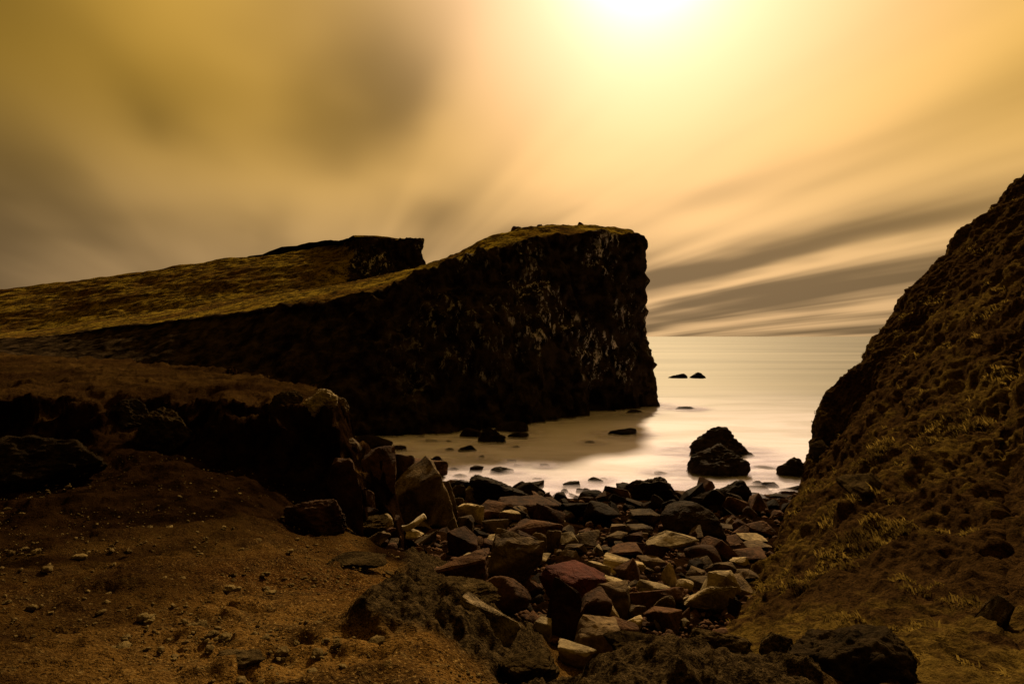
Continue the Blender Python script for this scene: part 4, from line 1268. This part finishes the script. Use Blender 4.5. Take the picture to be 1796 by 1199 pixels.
ps = np.stack([fr.uniform(-60, 760, 900), np.exp(fr.uniform(math.log(2.4), math.log(10), 900))], -1)
X_ = np.stack([(ps[:, 0] - 898) / FOC * ps[:, 1], ps[:, 1], ground_z(ps[:, 0], ps[:, 1])], -1)
X_ = X_[fbm(X_ / 0.9 + 33, 2) > 0.05]
scatter('soil_clods', X_ + np.array([0, 0, .01]), np.clip(fr.lognormal(math.log(.045), .5, len(X_)), .02, .14), 'grit', 2, 18, 0.55)

# ------------------------------------------------------------------ grass tufts on the hillside
def tufts(name, base, nrm, hgt, seed, blades=6):
    r = np.random.RandomState(seed)
    n = len(base)
    nb = n * blades
    b0 = np.repeat(base, blades, 0) + r.normal(size=(nb, 3)) * np.repeat(hgt, blades)[:, None] * 0.28 * np.array([1, 1, .2])
    h = np.repeat(hgt, blades) * r.uniform(.5, 1.15, nb)
    up = np.repeat(nrm, blades, 0) * 0.35 + np.array([0, 0, 0.8])
    lean = r.normal(size=(nb, 3)) * 0.45 + np.array([-0.7, 0.1, -0.35])
    wd = r.normal(size=(nb, 3)); wd[:, 2] = 0
    wd /= np.linalg.norm(wd, axis=1)[:, None]
    wd *= (h * 0.07 + 0.004)[:, None]
    m1 = b0 + (up * 0.55 + lean * 0.15) * h[:, None]
    tp = b0 + (up * 0.8 + lean * 0.7) * h[:, None]
    V = np.stack([b0 - wd, b0 + wd, m1 + wd * .7, m1 - wd * .7, tp], 1).reshape(-1, 3)
    k = np.arange(nb)[:, None] * 5
    F = np.concatenate([k + np.array([[0, 1, 2]]), k + np.array([[0, 2, 3]]), k + np.array([[3, 2, 4]])])
    return add(name, make_mesh(name, V, F), M['grass'], kind='stuff')


iu, iv = HILL_V.shape[:2]
cand = np.stack([fr.randint(30, iu - 45, 90000), fr.randint(12, iv - 42, 90000)], -1)
B_, Nn = HILL_V[cand[:, 0], cand[:, 1]], HILL_N[cand[:, 0], cand[:, 1]]
den = fbm(B_ / 2.2 + 5, 3, 0.6) + 0.5 * fbm(B_ / 0.7 + 25, 2)
ok = (den > 0.33) & (B_[:, 1] > 2.5) & (B_[:, 2] > 0.8)
B_, Nn = B_[ok][:14000], Nn[ok][:14000]
tufts('hillside_grass', B_ - Nn * .02, Nn, np.clip(fr.lognormal(math.log(.055), .6, len(B_)), .015, .2) * np.clip(np.linalg.norm(B_, axis=1) / 14, .35, 1.3), 4)

# ------------------------------------------------------------------ swash: the long exposure leaves a low white veil over the shallows
gx_, gy_ = np.meshgrid(np.linspace(-22, 24, 230), np.linspace(25, 72, 230), indexing='ij')
gpx = gx_ / gy_ * FOC + 898
zg = base_z(gpx, gy_)
veil = 0.8 * np.exp(-((zg + 0.25) / 0.40) ** 2)
for (X, Y, W_) in SEAROCK:
    rr = np.maximum(np.hypot(gx_ - X, gy_ - Y) - 0.45 * W_, 0)
    veil = np.maximum(veil, 1.0 * np.exp(-(rr / (0.5 + 0.35 * W_)) ** 2))
bl_ = [P(*h_[0])[:2] for h_ in head[5:14]]
for a, b in zip(bl_[:-1], bl_[1:]):
    e = b - a
    t_ = np.clip(((gx_ - a[0]) * e[0] + (gy_ - a[1]) * e[1]) / (e @ e), 0, 1)
    veil = np.maximum(veil, 1.0 * np.exp(-(np.hypot(gx_ - a[0] - t_ * e[0], gy_ - a[1] - t_ * e[1]) / 2.6) ** 2))
edge_ = np.minimum(np.minimum(gx_ + 22, 24 - gx_), np.minimum(gy_ - 25, 72 - gy_))
veil *= np.clip(edge_ / 3, 0, 1)
LAY = 7
Vs, Fs, As = [], [], []
F0 = grid_faces(*gx_.shape)
und = 0.05 * gnoise(np.stack([gx_ / 3, gy_ / 2, 0 * gx_], -1).reshape(-1, 3))
for k in range(LAY):
    hz = 0.02 + 0.026 * k
    Vs.append(np.stack([gx_, gy_, hz + 0 * gx_], -1).reshape(-1, 3) + np.stack([0 * und, 0 * und, und * k / LAY], -1))
    Fs.append(F0 + k * gx_.size)
    As.append(veil.ravel() * (0.30 - 0.032 * k))
me = make_mesh('swash', np.concatenate(Vs), np.concatenate(Fs))
set_attr(me, 'veil', np.concatenate(As))
add('swash', me, M['veil'], kind='stuff')
